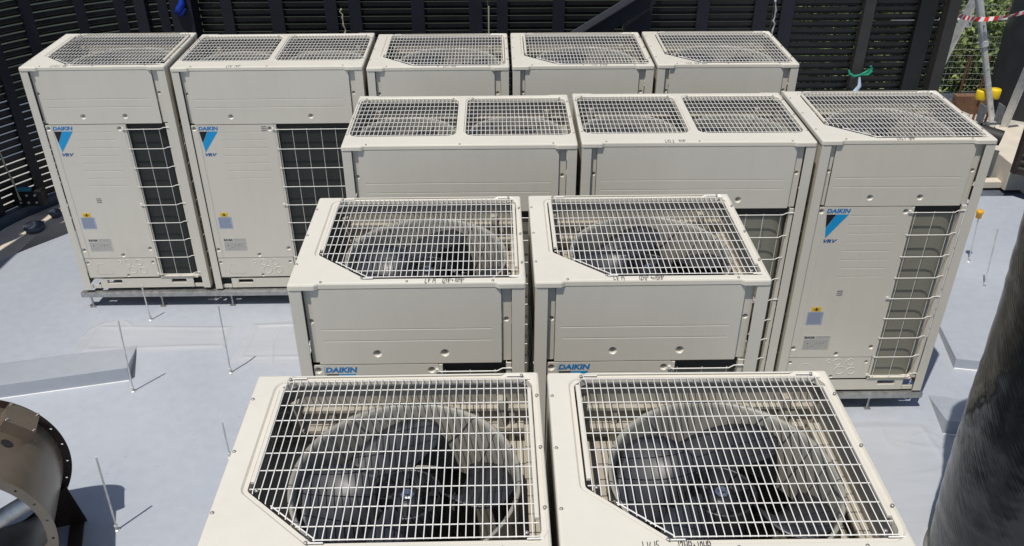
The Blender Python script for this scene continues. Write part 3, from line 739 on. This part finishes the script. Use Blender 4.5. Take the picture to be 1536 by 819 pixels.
tag(ribbon(curve[:], -.05, .05, FZ - .2, -.08).build('plinth', M['gutter']), kind='structure')
tag(ribbon([Vector((-2.6, 5.9)), Vector((4.30, 5.9))], -.05, .05, FZ - .2, -.02).build('plinth', M['gutter']), kind='structure')

# ------------------------------------------------------------------ louvre screen wall
PITCH = .0665; ZTOP = 2.85
def slat_mesh(P, BH=.0615):
    """blade with a lip on top, swept along P (inner side = +offset)"""
    m = MB(); prof = [(.006, 0), (-.026, 0), (-.026, -.003), (.003, -.003), (.003, -.033), (-.022, -.043), (-.022, -BH), (-.025, -BH), (-.025, -.041), (.0, -.031), (.0, -.0), (.006, -.0)]
    prof = [(.004, 0), (.004, -.034), (-.022, -.046), (-.022, -BH), (-.025, -BH), (-.025, -.044), (.001, -.032), (.001, -.003), (-.012, -.003), (-.012, 0)]
    n = len(P); offs = [offset_path(P, d) for d, _ in prof]; vs = []; fs = []
    for (d, z), L in zip(prof, offs): vs += [(p.x, p.y, z) for p in L]
    for k in range(len(prof)):
        k2 = (k + 1) % len(prof)
        for i in range(n - 1): fs.append((k * n + i, k2 * n + i, k2 * n + i + 1, k * n + i + 1))
    m.add(vs, fs); return m
def louvre_panel(P, z0, z1, label, stiles, post=None, stile_w=.05, gap=None, BH=.0652):
    o = Vector((P[0].x, P[0].y, 0)); Q = [p - Vector((o.x, o.y)) for p in P]
    root = thing('louvre_panel', (o.x, o.y, z0), label, 'louvre panel', 'black louvre panels of the screen wall')
    me = slat_mesh(Q, BH).mesh('slat', M['louvre']); z = PITCH
    while z < z1 - z0:
        if not (gap and gap[0] < z + z0 < gap[1]):
            s = bpy.data.objects.new('slat', me); C.objects.link(s); s.parent = root; s.location = (0, 0, z)
        z += PITCH
    # cumulative length
    L = [0]
    for a, b in zip(Q, Q[1:]): L.append(L[-1] + (b - a).length)
    def at(s):
        s = max(0, min(L[-1] - 1e-6, s)); i = bisect.bisect_right(L, s) - 1; t = (s - L[i]) / (L[i + 1] - L[i]); p = Q[i].lerp(Q[i + 1], t); d = (Q[i + 1] - Q[i]).normalized(); return p, d
    for s, wd, mm in stiles:
        p, d = at(s); nrm = Vector((-d.y, d.x)); m = MB(); a = p - d * wd / 2 + nrm * .012; b = p + d * wd / 2 + nrm * .012
        dd = .022 if mm == 'navy' else .05
        m.add([(q.x, q.y, z) for z in (0, z1 - z0) for q in (a - nrm * .008, b - nrm * .008, b + nrm * dd, a + nrm * dd)],
              [(3, 2, 1, 0), (4, 5, 6, 7), (0, 1, 5, 4), (1, 2, 6, 5), (2, 3, 7, 6), (3, 0, 4, 7)])
        m.build('stile', M[mm], root)
    return root
# straight back wall, inner side faces -y : path must run so that +offset is -y -> run from right to left
def back(x0, x1, stiles, label):
    return louvre_panel([Vector((x1, 5.9)), Vector((x0, 5.9))], -.02, ZTOP, label, [(x1 - s, wd, mm) for s, wd, mm in stiles])
back(-2.66, -1.345, [(-2.40, .10, 'navy'), (-1.95, .12, 'navy'), (-1.455, .11, 'navy')], 'black louvre panel of the back wall next to the left corner column')
back(-1.345, -.02, [(-1.235, .11, 'navy'), (-.66, .12, 'navy'), (-.13, .12, 'navy')], 'black louvre panel between the knotted cord and the pale vertical rod')
back(-.015, 1.24, [(.115, .10, 'navy'), (.635, .11, 'navy')], 'black louvre panel behind the diagonal steel brace')
back(1.48, 2.63, [(1.97, .11, 'navy'), (2.505, .12, 'navy')], 'black louvre panel just right of the wide solid column')
back(2.635, 3.46, [(2.755, .12, 'navy')], 'black louvre panel left of the slanting looking post with the tied white rag')
p_ = back(3.465, 4.215, [(3.505, .10, 'frame'), (4.05, .16, 'louvre')], 'black louvre panel at the right end of the back wall')
# solid columns
def column(x0, x1, y0, y1, z1, mm, label, name='steel_column'):
    m = MB(); m.box(x0, y0, -.15, x1, y1, z1, .004); o = m.build(name, M[mm]); tag(o, label, 'column'); return o
column(1.245, 1.475, 5.74, 5.93, ZTOP, 'navy', 'wide flat dark column of the screen wall where the diagonal brace ends')
column(-2.86, -2.665, 5.72, 5.92, ZTOP, 'navy', 'wide dark corner column with a blue strap, at the left end of the straight wall')
column(4.22, 4.325, 5.80, 5.93, ZTOP, 'frame', 'charcoal end post closing the right end of the louvre wall')
# diagonal brace
m = MB(); m.obox((.30, 5.62, .98), (1.235, 5.66, 1.56), .13, .012, (0, -.5, .86)); o = m.build('angle_brace', M['frame'])
m = MB(); m.obox((.30, 5.62, .98), (1.40, 5.66, 1.66), .016, .10, (0, -.5, .86)); bpy.data.objects.remove(o)
br = thing('diagonal_brace', (.25, 5.66, .9), 'grey steel angle brace rising diagonally to the wide column', 'brace')
m = MB(); a, b = Vector((.03, -.06, .03)), Vector((1.16, -.02, .72))
m.obox(a, b, .012, .055, (0, 0, 1)); m.build('flange', M['steel'] if 0 else mat('brace_grey_paint', (.085, .09, .10), .45), br)
m = MB(); m.obox(a + Vector((0, .006, -.03)), b + Vector((0, .006, -.03)), .07, .006, (0, 0, 1)); m.obox(a + Vector((.05, .03, -.09)), b + Vector((.05, .03, -.09)), .006, .13, (0, 0, 1)); m.build('web', M['navy'], br)
# left curved wall
cuts = [0, 12, 22, 31, 40, 49, 57, 64]
names = ['black louvre panel curving away from the left corner column', 'black curved louvre panel behind the leftmost unit', 'black curved louvre panel at the left edge where the roof floor meets it',
         'black curved louvre panel just outside the left edge of the picture', 'black curved louvre panel further round to the left, outside the picture', 'black curved louvre panel beside the unit row, outside the picture', 'last black curved louvre panel on the left, outside the picture']
for i, (a, b) in enumerate(zip(cuts, cuts[1:])):
    P = curve[a:b + 1][:]; P = P if True else P
    ln = sum((q - p).length for p, q in zip(P, P[1:]))
    louvre_panel(P, -.08, ZTOP if i == 0 else 1.78, names[i], [(.05, .09, 'navy'), (ln * .5, .08, 'navy')], BH=.0605)
tag(ribbon(curve[10:], -.04, .04, 2.42, 3.10).build('added_shade_beam', M['navy']), 'dark top fascia added unseen over the curved wall to cast shade', 'beam')  # unseen, added for its shadow band; sun through the gap below lights the kerb
for k in (10, 34, 63):
    c = curve[k]; column(c.x - .05, c.x + .05, c.y - .05, c.y + .05, 3.09, 'navy', 'slim dark column under the added beam, ' + {10: 'beside the left corner', 34: 'out of the picture on the left', 63: 'at the far end, out of the picture'}[k])

# ------------------------------------------------------------------ fan casing lower left
FC = Vector((-2.598, 1.076, .324)); fa, fe, FL, FR = -1.258, .087, .597, .430
n_ = Vector((math.cos(fe) * math.cos(fa), math.cos(fe) * math.sin(fa), math.sin(fe)))
fan_root = thing('duct_fan_casing', (FC.x, FC.y, FZ), 'brown round axial fan casing with bolt flanges lying on the roof at lower left', 'fan casing')
rotq = n_.to_track_quat('Z', 'Y')
class _L: pass
def cas(mb, name, mm, parent=None):
    o = mb.build(name, mm, fan_root if parent is None else parent)
    if parent is None: o.location = FC - fan_root.location; o.rotation_mode = 'QUATERNION'; o.rotation_quaternion = rotq
    return o
r0 = FR - .045
m = MB(); m.lathe([(r0, 0), (r0, FL)], 96); body_in = cas(m, 'casing', M['bronze'])
m = MB(); m.lathe([(r0 + .005, .003), (r0 + .005, FL - .003)][::-1], 96); cas(m, 'casing_outside', M['bronze3'])
def flange(z, name, mm):
    m = MB(); NB = 24; holes = []
    for k in range(NB):
        a = 2 * math.pi * (k + .5) / NB; holes.append(circ((FR - .020) * math.cos(a), (FR - .020) * math.sin(a), .0065, 8))
    m.plate(circ(0, 0, FR, 96), [circ(0, 0, r0, 96)] + holes, lambda x, y: (x, y, z + .003)); k0 = len(m.f)
    m.plate(circ(0, 0, FR, 96), [circ(0, 0, r0, 96)] + holes, lambda x, y: (x, y, z - .003)); m.f[k0:] = [f[::-1] for f in m.f[k0:]]
    m.strip([(p[0], p[1], z - .003) for p in circ(0, 0, FR, 96)], [(p[0], p[1], z + .003) for p in circ(0, 0, FR, 96)])
    return cas(m, name, mm)
flange(0, 'flange', M['bronze2']); flange(FL, 'flange', M['bronze'])
# junction box on the inside, upper right, with screws
ang = 2.45
E2 = None
qi = rotq.inverted()
upl = qi @ Vector((0, 0, 1)); upl = Vector((upl.x, upl.y)).normalized(); rgl = Vector((upl.y, -upl.x))
sd = qi @ Vector((1, 0, 0)); rgl = rgl if rgl.dot(Vector((sd.x, sd.y))) > 0 else -rgl
def inside(aup, r_): v = upl * math.cos(aup) + rgl * math.sin(aup); return Vector((v.x * r_, v.y * r_, 0)), v
# things inside: motor tube, junction box, support arms
def inner_dir(ang): return ang
m = MB(); m.tube([(-.02, -.02, .10), (-.02, -.02, .42)], .10, 24); m.tube([(-.02, -.02, .42), (-.02, -.02, .455)], .05, 16); cas(m, 'motor', M['steel'])
m = MB()
for k in range(3):
    a = k * 2.094 + .5; m.obox((.09 * math.cos(a), .09 * math.sin(a), .25), (r0 * math.cos(a), r0 * math.sin(a), .25), .012, .16, (0, 0, 1))
cas(m, 'motor_arm', M['bronze'])
ra, _d = inside(math.pi / 2, 1); ua, _d = inside(0, 1)
m = MB(); m.tube([ra * -.15 - ua * .22 + Vector((0, 0, .30)), ra * .30 + ua * .0 + Vector((0, 0, .34))], .042, 20); cas(m, 'cross_pipe', M['steel2'])
sp_, _d = inside(.70, r0 + .006); m = MB(); dv = Vector((_d.x, _d.y, 0)); m.tube([sp_ + Vector((0, 0, .275)), sp_ + dv * .003 + Vector((0, 0, .275))], .026, 20); cas(m, 'blanking_plug', M['dark'])
m = MB()
for s in (.06, FL - .10):   # feet: triangular brackets under the casing
    m.box(-.30, -.02, s, .30, .0, s + .004)
bpy.data.meshes  # noqa
# feet are built upright in world axes
for t in (.04, FL - .06):
    c = FC + n_ * t; side = Vector((-n_.y, n_.x, 0)).normalized(); base = c.z - r0
    for sg in (-1, 1):
        m = MB(); p = [c + side * sg * .10 + Vector((0, 0, -r0 * .98)), c + side * sg * .37 + Vector((0, 0, -r0 * .50)), Vector((c.x, c.y, FZ + .004)) + side * sg * .41, Vector((c.x, c.y, FZ + .004)) + side * sg * .10]
        q = [v + n_ * .006 for v in p]; L_ = [v - fan_root.location for v in p + q]
        m.add(L_, [(0, 1, 2, 3), (7, 6, 5, 4), (0, 4, 5, 1), (1, 5, 6, 2), (2, 6, 7, 3), (3, 7, 4, 0)])
        m.build('foot', M['bronze2'], fan_root)
for sg in (-1, 1):
    side = Vector((-n_.y, n_.x, 0)).normalized(); a = Vector((FC.x, FC.y, FZ + .006)) + side * sg * .36; b = a + Vector((n_.x, n_.y, 0)) * (FL + .02)
    m = MB(); m.obox(a - fan_root.location, b - fan_root.location, .07, .008); m.build('foot_rail', M['bronze2'], fan_root)
v0, d0 = inside(.75, r0 + .030); t0 = Vector((-d0.y, d0.x, 0))
m = MB(); m.obox(v0 - t0 * .075 + Vector((0, 0, .12)), v0 + t0 * .075 + Vector((0, 0, .12)), .16, .075, Vector((d0.x, d0.y, 0))); bx = cas(m, 'junction_box', M['bronze3'])
m = MB()
for s1 in (-1, 1):
    for s2 in (-1, 1):
        p = v0 + t0 * .065 * s1 + Vector((d0.x, d0.y, 0)) * .036 + Vector((0, 0, .12 + .068 * s2)); m.tube([p, p + Vector((d0.x, d0.y, 0)) * .008], .006, 8)
m.build('bolt', M['nut'], bx)

# ------------------------------------------------------------------ black wrapped duct, lower right
PC = Vector((2.675, .705)); PR = .432
prof = [(PR - .03, 0), (PR - .005, .02), (PR, .08)]
z = .08
rr = random.Random(9)
while z < 2.95:
    z += .045; prof.append((PR + .010 * math.sin(z * 3.1) + rr.uniform(-.0025, .0025), z))
prof += [(PR - .03, z + .02), (PR - .06, z), (PR - .06, z - .4)]
m = MB(); m.lathe(prof, 96); m.v = [(x - .031 * z, y + .025 * z, z) for x, y, z in m.v]
dct = thing('wrapped_duct', (PC.x, PC.y, FZ), 'tall upright round duct wrapped in shiny black stretch film at lower right', 'duct')
m.build('film_wrap', M['wrap'], dct)
m = MB(); m.lathe([(PR + .02, 0), (PR + .02, .012), (PR - .04, .014)], 64); m.build('base_ring', M['steel'], dct)

# ------------------------------------------------------------------ threaded rods standing in the floor
def rod(x, y, h, label, cap=None, lean=(0, 0)):
    r = thing('threaded_rod', (x, y, FZ), label, 'steel rod', 'threaded steel rods standing up from the roof floor')
    m = MB(); n = int(h / .012); pts = []; rad = []
    for k in range(n + 1):
        t = k / n
        pts.append((lean[0] * t, lean[1] * t, h * t)); rad.append(.0058 if k % 2 else .0048)
    m.tube(pts, rad, 8); m.build('rod', M['steel2'], r)
    m = MB(); m.lathe([(0, .035), (.011, .035), (.011, .022), (0, .022)], 6, smooth=False); m.lathe([(0, .006), (.015, .006), (.018, 0)], 12); m.build('nut', M['steel2'], r)
    if cap:
        m = MB(); m.lathe([(0, .030), (.020, .030), (.026, .024), (.026, .004), (.022, 0), (.022, -.035), (.012, -.036)], 20, (lean[0], lean[1], h - .01)); m.build('cap', M[cap], r)
    return r
rod(-1.752, 2.461, .54, 'bare threaded rod on the open floor in front of the wide twin fan unit', None, (.009, .004))
rod(-2.337, 2.276, .55, 'bare threaded rod standing by the end of the left floor step', None, (.025, .013))
rod(-2.499, 3.101, .30, 'short threaded rod close in front of the leftmost unit')
rod(-2.011, 1.096, .52, 'threaded rod rising from the shadow of the brown fan casing', None, (.012, .008))
rod(-1.548, 1.645, .27, 'threaded rod just left of the nearest left unit')
rod(3.882, 3.811, .44, 'threaded rod with an amber plastic cap, beyond the unit with olive coil', 'capo', (-.024, .015))
rod(3.821, 3.426, .50, 'bare threaded rod right of the capped one', None, (-.027, .018))

# ------------------------------------------------------------------ far right corner: clutter beyond the wall
# mesh fence
fr = thing('mesh_fence', (4.45, 7.35, -.9), 'galvanised welded wire mesh fence in front of the bushes at top right', 'fence')
for k in range(90):
    x = k * .052; m = MB(); m.tube([(x, 0, 0), (x, 0, 3.5)], .0017, 4, False, False)
    if k == 0: vme = m.mesh('vertical_wire', M['mesh'])
    o = bpy.data.objects.new('vertical_wire', vme); C.objects.link(o); o.parent = fr; o.location = (x, 0, 0)
m = MB(); m.tube([(0, -.004, 0), (4.65, -.004, 0)], .0020, 4, False, False); hme = m.mesh('horizontal_wire', M['mesh'])
for k in range(50):
    o = bpy.data.objects.new('horizontal_wire', hme); C.objects.link(o); o.parent = fr; o.location = (0, 0, .02 + k * .07)
for z in (1.76, 3.5):
    m = MB(); m.tube([(-.05, -.03, z), (4.7, -.03, z)], .021, 10); m.build('rail', M['steel2'], fr)
for k in range(3):
    m = MB(); x = .38 + k * .2; m.box(x, -.07, 1.68, x + .06, -.055, 1.82, .004); m.tube([(x + .03, -.08, 1.75), (x + .03, .0, 1.75)], .012, 6); m.build('clamp', M['steel2'], fr)
# ledge behind
def solid(name, x0, y0, z0, x1, y1, z1, mm, label, cat, b=.006, rz=0, kind=None):
    m = MB(); cx, cy = (x0 + x1) / 2, (y0 + y1) / 2
    m.box(x0 - cx, y0 - cy, 0, x1 - cx, y1 - cy, z1 - z0, b); o = m.build(name, M[mm], None, (cx, cy, z0)); o.rotation_euler = (0, 0, rz); 
    return tag(o, label, cat, kind=kind)
solid('concrete_ledge', 4.42, 5.95, -.35, 9, 6.95, -.02, 'concrete', None, None, kind='structure')
solid('concrete_slab', 4.98, 5.35, -.26, 5.75, 6.35, .02, 'cream', 'pale flat concrete block behind the black pipe end at the right edge', 'concrete block')
solid('white_bar', 4.62, 5.42, -.27, 5.0, 5.52, -.20, 'cream', 'pale flat bar lying in the dark gutter right of the units', 'bar')
solid('concrete_lump', 4.72, 6.25, -.02, 4.98, 6.45, .16, 'concrete', 'grey concrete lump on the ledge behind the right unit', 'concrete lump', .03, .4)
solid('concrete_lump', 4.42, 6.55, -.02, 4.75, 6.85, .22, 'concrete', 'grey tilted concrete block beside the end of the louvre wall', 'concrete lump', .02, -.5)
solid('timber_block', 5.05, 6.75, -.02, 5.45, 6.84, .19, 'timber', 'short brown board standing below the two rusty bars', 'timber')
for i, (x, y) in enumerate(((5.12, 6.86), (5.33, 6.86))):
    m = MB(); m.tube([(0, 0, 0), (.02, .0, .62)], .011, 6); tag(m.build('rusty_bar', M['rust'], None, (x, y, -.02)), ['left of two rusty bars upright behind the brown board', 'right of two rusty bars upright behind the brown board'][i], 'steel bar', 'rusty bars by the mesh fence')
# capped starter bars
for i, (x, y, h) in enumerate(((5.08, 6.36, .38), (5.22, 6.36, .39))):
    r = thing('starter_bar', (x, y, -.02), ['rusty starter bar with yellow cap left of the scaffold tube', 'rusty starter bar with yellow cap right of the scaffold tube'][i], 'steel bar', 'starter bars with yellow caps')
    m = MB(); m.tube([(-.02, 0, 0), (0, 0, h)], .012, 6); m.build('bar', M['rust'], r)
    m = MB(); m.lathe([(0, .10), (.048, .10), (.054, .085), (.054, .02), (.046, 0), (0, 0)], 18, (0, 0, h - .06)); m.build('cap', M['capy'], r)
m = MB(); m.box(-.14, -.05, 0, .14, .05, .02); tag(m.build('rusty_plate', M['rust'], None, (5.15, 6.25, -.018)), 'flat rusty plate on the ledge under the yellow caps', 'steel plate')
# scaffold tube
r = thing('scaffold_prop', (5.25, 6.28, -.02), 'pale galvanised scaffold prop leaning left with tape knotted round it', 'prop')
a = Vector((0, 0, .05)); b = Vector((-.64, .05, 1.75)); m = MB(); m.tube([a, a.lerp(b, .52)], .030, 14); m.build('inner_tube', M['steel2'], r)
m = MB(); m.tube([a.lerp(b, .50), b], .040, 14); m.build('outer_tube', M['steel2'], r)
m = MB(); m.tube([a.lerp(b, .50), a.lerp(b, .53)], .047, 14); m.build('collar', M['steel2'], r)
m = MB(); m.tube([a.lerp(b, .62) + Vector((0, -.042, 0)), a.lerp(b, .62) + Vector((0, -.05, 0))], .007, 6)
for t in (.12, .36): m.tube([a.lerp(b, t) + Vector((0, -.028, .0)), a.lerp(b, t) + Vector((0, -.033, 0))], .006, 6)
m.build('pin_hole', M['dark'], r)
m = MB(); m.tube([(0.005, 0, -.0), (0, 0, .08)], .022, 8); m.build('rusty_stub', M['rust'], r)
# leaning galvanised angles
def angle(name, a, b, wd, label, mm='steel2'):
    a, b = Vector(a), Vector(b); m = MB(); q = b - a; m.obox((0, 0, 0), q, wd, .005, (0, -1, .2)); m.obox(Vector((wd / 2, .012, 0)), q + Vector((wd / 2, .012, 0)), .005, wd * .6, (0, -1, .2))
    o = m.build(name, M[mm], None, a); return tag(o, label, 'steel angle')
angle('steel_angle', (4.88, 7.15, -.02), (5.10, 7.0, 1.22), .09, 'grey galvanised angle standing behind the end of the louvre wall')
angle('steel_angle', (5.36, 6.28, .0), (5.28, 6.0, 1.02), .085, 'pale galvanised angle leaning by the right edge of the picture')
m = MB(); m.tube([(0, 0, 0), (.03, 0, .35), (-.03, .05, .80)], [.010, .007, .004], 6); tag(m.build('white_stick', M['white'], None, (4.66, 6.65, .2)), 'thin white stick standing right of the wall end post', 'stick')
# black ribbed pipe far right
M['ribbed'] = mat('black_ribbed_plastic', (.022, .024, .027), .45, var=.3, vscale=6)
r = thing('corrugated_pipe', (5.86, 6.85, -.02), 'large black ribbed pipe rising by the mesh fence at the top right corner', 'pipe')
m = MB(); prof = []; z = 0
while z < 3.2:
    prof += [(.36 + .02 * math.sin(z * 2), z), (.372 + .02 * math.sin(z * 2), z + .05)]; z += .09
m.lathe(prof, 40); m.build('pipe_wall', M['ribbed'], r)
# black pipe end beside right unit
r = thing('pipe_stub', (4.93, 5.55, .20), 'black cut pipe end lying right behind the corner of the right unit', 'pipe')
m = MB(); m.tube([(-.22, .16, .03), (0, 0, 0)], .075, 24, False); m.tube([(0, 0, 0), (-.22, .16, .03)], .066, 24, False); m.build('pipe_wall', M['dark'], r)
m = MB(); m.tube([(-.15, .11, -.06), (-.15, .11, -.48)], .025, 8); m.build('pipe_leg', M['frame'], r)
m = MB(); m.box(-.18, .1, .10, -.17, .22, .28); m.box(.0, .1, .10, .01, .22, .28); m.box(-.18, .1, .10, .01, .11, .12); m.build('bracket', M['steel'], r)
# brown louvre screen at right edge, standing on a foot
P = [Vector((5.75, 4.35)), Vector((4.86, 5.12))]; P = P[::-1]
r = thing('screen_panel', (4.90, 5.15, .0), 'dark brown louvre screen cut off by the right edge, standing on short feet', 'screen')
Q = [Vector((0, 0)), Vector((.85, -.75))]
rm = slat_mesh(offset_path(Q, 0)).mesh('slat', M['frame'])
z = .13
while z < 2.6:
    o = bpy.data.objects.new('slat', rm); C.objects.link(o); o.parent = r; o.location = (0, 0, z); z += .0665
m = MB(); m.box(-.03, -.03, .02, .03, .03, 2.6, .003); m.build('stile', M['bronze2'], r)
m = MB(); m.box(.82, -.78, .02, .88, -.72, 2.6, .003); m.build('stile', M['bronze2'], r)
m = MB(); m.obox((0, 0, .05), (.85, -.75, .05), .04, .06); m.build('bottom_rail', M['bronze2'], r)
for t in (.12, .75): 
    m = MB(); m.tube([(t, -t * .88, -.14), (t, -t * .88, .03)], .02, 8); m.box(t - .05, -t * .88 - .05, -.14, t + .05, -t * .88 + .05, -.13); m.build('foot', M['frame'], r)
# barrier tape
def tape(p0, p1, sag, label):
    r = thing('barrier_tape', p0, label, 'barrier tape', 'red and white barrier tape'); n = 16; p0, p1 = Vector(p0), Vector(p1); P = []
    for k in range(n + 1):
        t = k / n; P.append((p1 - p0) * t - Vector((0, 0, 4 * sag * t * (1 - t))))
    for c in (0, 1):
        m = MB()
        for k in range(n):
            if (k % 2) == c:
                a, b = P[k], P[k + 1]; tw = .6 * math.sin(k * .7); h = Vector((0, .02 * math.sin(tw), .021 * math.cos(tw))); th = Vector((0, .003, 0))
                sh = Vector((.02, 0, 0))
                m.add([a - h, b - h, b + h + sh, a + h + sh, a - h + th, b - h + th, b + h + sh + th, a + h + sh + th], [(0, 1, 2, 3), (7, 6, 5, 4), (3, 2, 6, 7), (0, 4, 5, 1)])
        m.build('red_band' if c == 0 else 'white_band', M['red' if c == 0 else 'white'], r)
tape((4.31, 6.05, 1.33), (4.70, 6.20, 1.17), .025, 'twisted red and white tape from the wall end post to the prop')
tape((4.70, 6.20, 1.17), (5.45, 6.25, 1.33), .05, 'twisted red and white tape running right from the prop')
tape((3.4, 6.15, 1.30), (4.35, 6.12, 1.33), .005, 'red and white tape glimpsed behind the right end louvre panel')
# rag with green ribbon on the post
r = thing('tied_rag', (3.50, 5.79, .66), 'pale blue white rag tied to the wall post with a green ribbon', 'rag')
m = MB(); pts = [(.02, 0, .08), (.03, -.02, .0), (-.02, -.03, -.08), (-.10, -.03, -.15), (-.20, -.04, -.22)]; m.tube(pts, [.010, .020, .026, .032, .018], 8); m.build('cloth', M['palebl'], r)
m = MB()
for q in (((.02, 0, .10), (-.04, -.01, .09), (-.09, -.01, .12), (-.10, -.01, .15)), ((.02, 0, .10), (.07, -.01, .13), (.12, -.01, .17), (.10, -.01, .19)), ((.02, 0, .10), (.09, -.02, .11), (.12, -.02, .15))):
    m.tube(q, [.008, .014, .016, .010], 6)
m.build('ribbon', M['green'], r)
# cords, rod, strap on the wall
m = MB(); rr = random.Random(2); m.tube([(rr.uniform(-.012, .012) + .03 * k / 14, rr.uniform(-.004, .004), .30 - k * .025) for k in range(15)], [.006 if k % 3 else .010 for k in range(15)], 5)
tag(m.build('knotted_cord', M['rope'], None, (-1.36, 5.84, 1.10)), 'knotted pale cord hanging in the narrow gap of the back wall', 'cord')
m = MB(); m.tube([(0, 0, 0), (.004, 0, .40)], .007, 6); tag(m.build('pale_rod', M['rope'], None, (-.012, 5.82, 1.02)), 'straight pale rod hanging on the back wall behind the middle unit', 'rod')
m = MB(); m.tube([(rr.uniform(-.015, .015) + .02 * k / 14, rr.uniform(-.004, .004), .42 - k * .03) for k in range(16)], [.006 if k % 3 else .011 for k in range(16)], 5)
tag(m.build('knotted_cord', M['steel2'], None, (2.62, 5.84, 1.03)), 'thin grey chain hanging right of the wide column', 'cord')
c3 = curve[31]; m = MB(); m.tube([(.09 * k / 15 + rr.uniform(-.012, .012), .02 + .06 * k / 15, 1.0 - k * .065) for k in range(16)], [.006 if k % 3 else .011 for k in range(16)], 5)
tag(m.build('knotted_cord', M['rope'], None, (c3.x + .06, c3.y - .02, .0)), 'pale knotted rope hanging down the curved wall at far left', 'cord')
r = thing('hose_clamp', (c3.x + .17, c3.y + .12, -.10), 'teal clamp and bolted black block at the foot of the curved wall', 'clamp')
m = MB(); m.box(-.10, -.04, .05, .16, .04, .20, .01); m.build('block', M['louvre'], r)
m = MB(); m.box(-.04, -.05, .20, .08, -.02, .235, .004); m.build('band', M['teal'], r)
m = MB()
for x in (-.04, .03, .10):
    for z in (.09, .16): m.tube([(x, -.04, z), (x, -.05, z)], .010, 8)
m.build('bolt', M['steel2'], r)
m = MB(); m.tube([(0, 0, .12), (.01, -.01, .05), (-.02, -.01, 0), (-.05, -.01, -.04), (-.02, -.02, -.06), (.03, -.01, .0)], [.02, .03, .034, .028, .02, .012], 8)
tag(m.build('blue_strap', M['bluetie'], None, (-2.74, 5.70, 1.45)), 'bright blue strap knotted on the left corner column', 'strap')
# drain outlets in the gutter, left
for i, (x, y, rr_) in enumerate(((-3.97, 4.52, .085), (-3.90, 4.78, .05))):
    m = MB(); m.lathe([(rr_ * .72, -.17), (rr_ * .8, .0), (rr_, .01), (rr_, .035), (rr_ - .012, .035), (rr_ - .012, .0), (.0, -.03)], 28); o = m.build('drain_outlet', M['gutter'], None, (x, y, FZ + .01))
    tag(o, ['wide round grey drain outlet in the shade at far left', 'small round grey drain outlet behind the wide one'][i], 'drain', 'drain outlets in the gutter')

# ------------------------------------------------------------------ bushes beyond the fence
def bush(x, y, rx, ry, h, n, seed, label):
    rr = random.Random(seed); r = thing('bush', (x, y, -1.2), label, 'bush', 'bushes beyond the mesh fence')
    m = MB(); clumps = [(rr.gauss(0, rx * .45), rr.gauss(0, ry * .45), rr.uniform(.25, .95) * h, rr.uniform(.18, .4)) for _ in range(26)]
    for _ in range(n):
        cx, cy, cz, cr = rr.choice(clumps); d = Vector((rr.gauss(0, 1), rr.gauss(0, 1), rr.gauss(0, 1))).normalized() * cr * rr.uniform(.55, 1.05)
        p = Vector((cx, cy, cz)) + d; a = Vector((rr.gauss(0, 1), rr.gauss(0, 1), rr.gauss(0, .6))).normalized(); b = a.cross(Vector((rr.gauss(0, 1), rr.gauss(0, 1), rr.gauss(0, 1)))).normalized()
        s = rr.uniform(.03, .06); m.add([p - a * s, p + b * s * .45, p + a * s, p - b * s * .45], [(0, 1, 2, 3)])
    m.build('foliage', M['leaf'], r)
    m = MB()
    for k in range(5):
        a = rr.uniform(0, 6.28); m.tube([(0, 0, 0), (math.cos(a) * rx * .3, math.sin(a) * ry * .3, h * .4), (math.cos(a) * rx * .6, math.sin(a) * ry * .6, h * .8)], [.04, .025, .01], 6)
    m.build('stem', M['timber'], r)
for i, (x, y, rx, ry, h, n) in enumerate(((5.0, 8.9, 1.0, .6, 2.0, 5000), (6.4, 9.0, 1.0, .7, 2.3, 5000), (7.8, 9.3, 1.0, .8, 2.4, 4500), (5.6, 10.6, 1.4, .9, 2.7, 5000), (7.6, 11.2, 1.6, 1.0, 3.0, 5000), (6.5, 13.2, 2.0, 1.2, 3.6, 4500), (9.3, 12.4, 1.8, 1.2, 3.4, 4500))):
    bush(x, y, rx, ry, h, n, 40 + i, ['low green bush close behind the mesh fence, by the louvre wall end', 'bright green bush behind the fence at the scaffold prop', 'green bush behind the fence, partly behind the ribbed pipe', 'taller bush in the second line behind the fence, left',
        'taller bush in the second line behind the fence, right', 'tall dark bush farthest back on the left', 'tall dark bush farthest back on the right'][i])
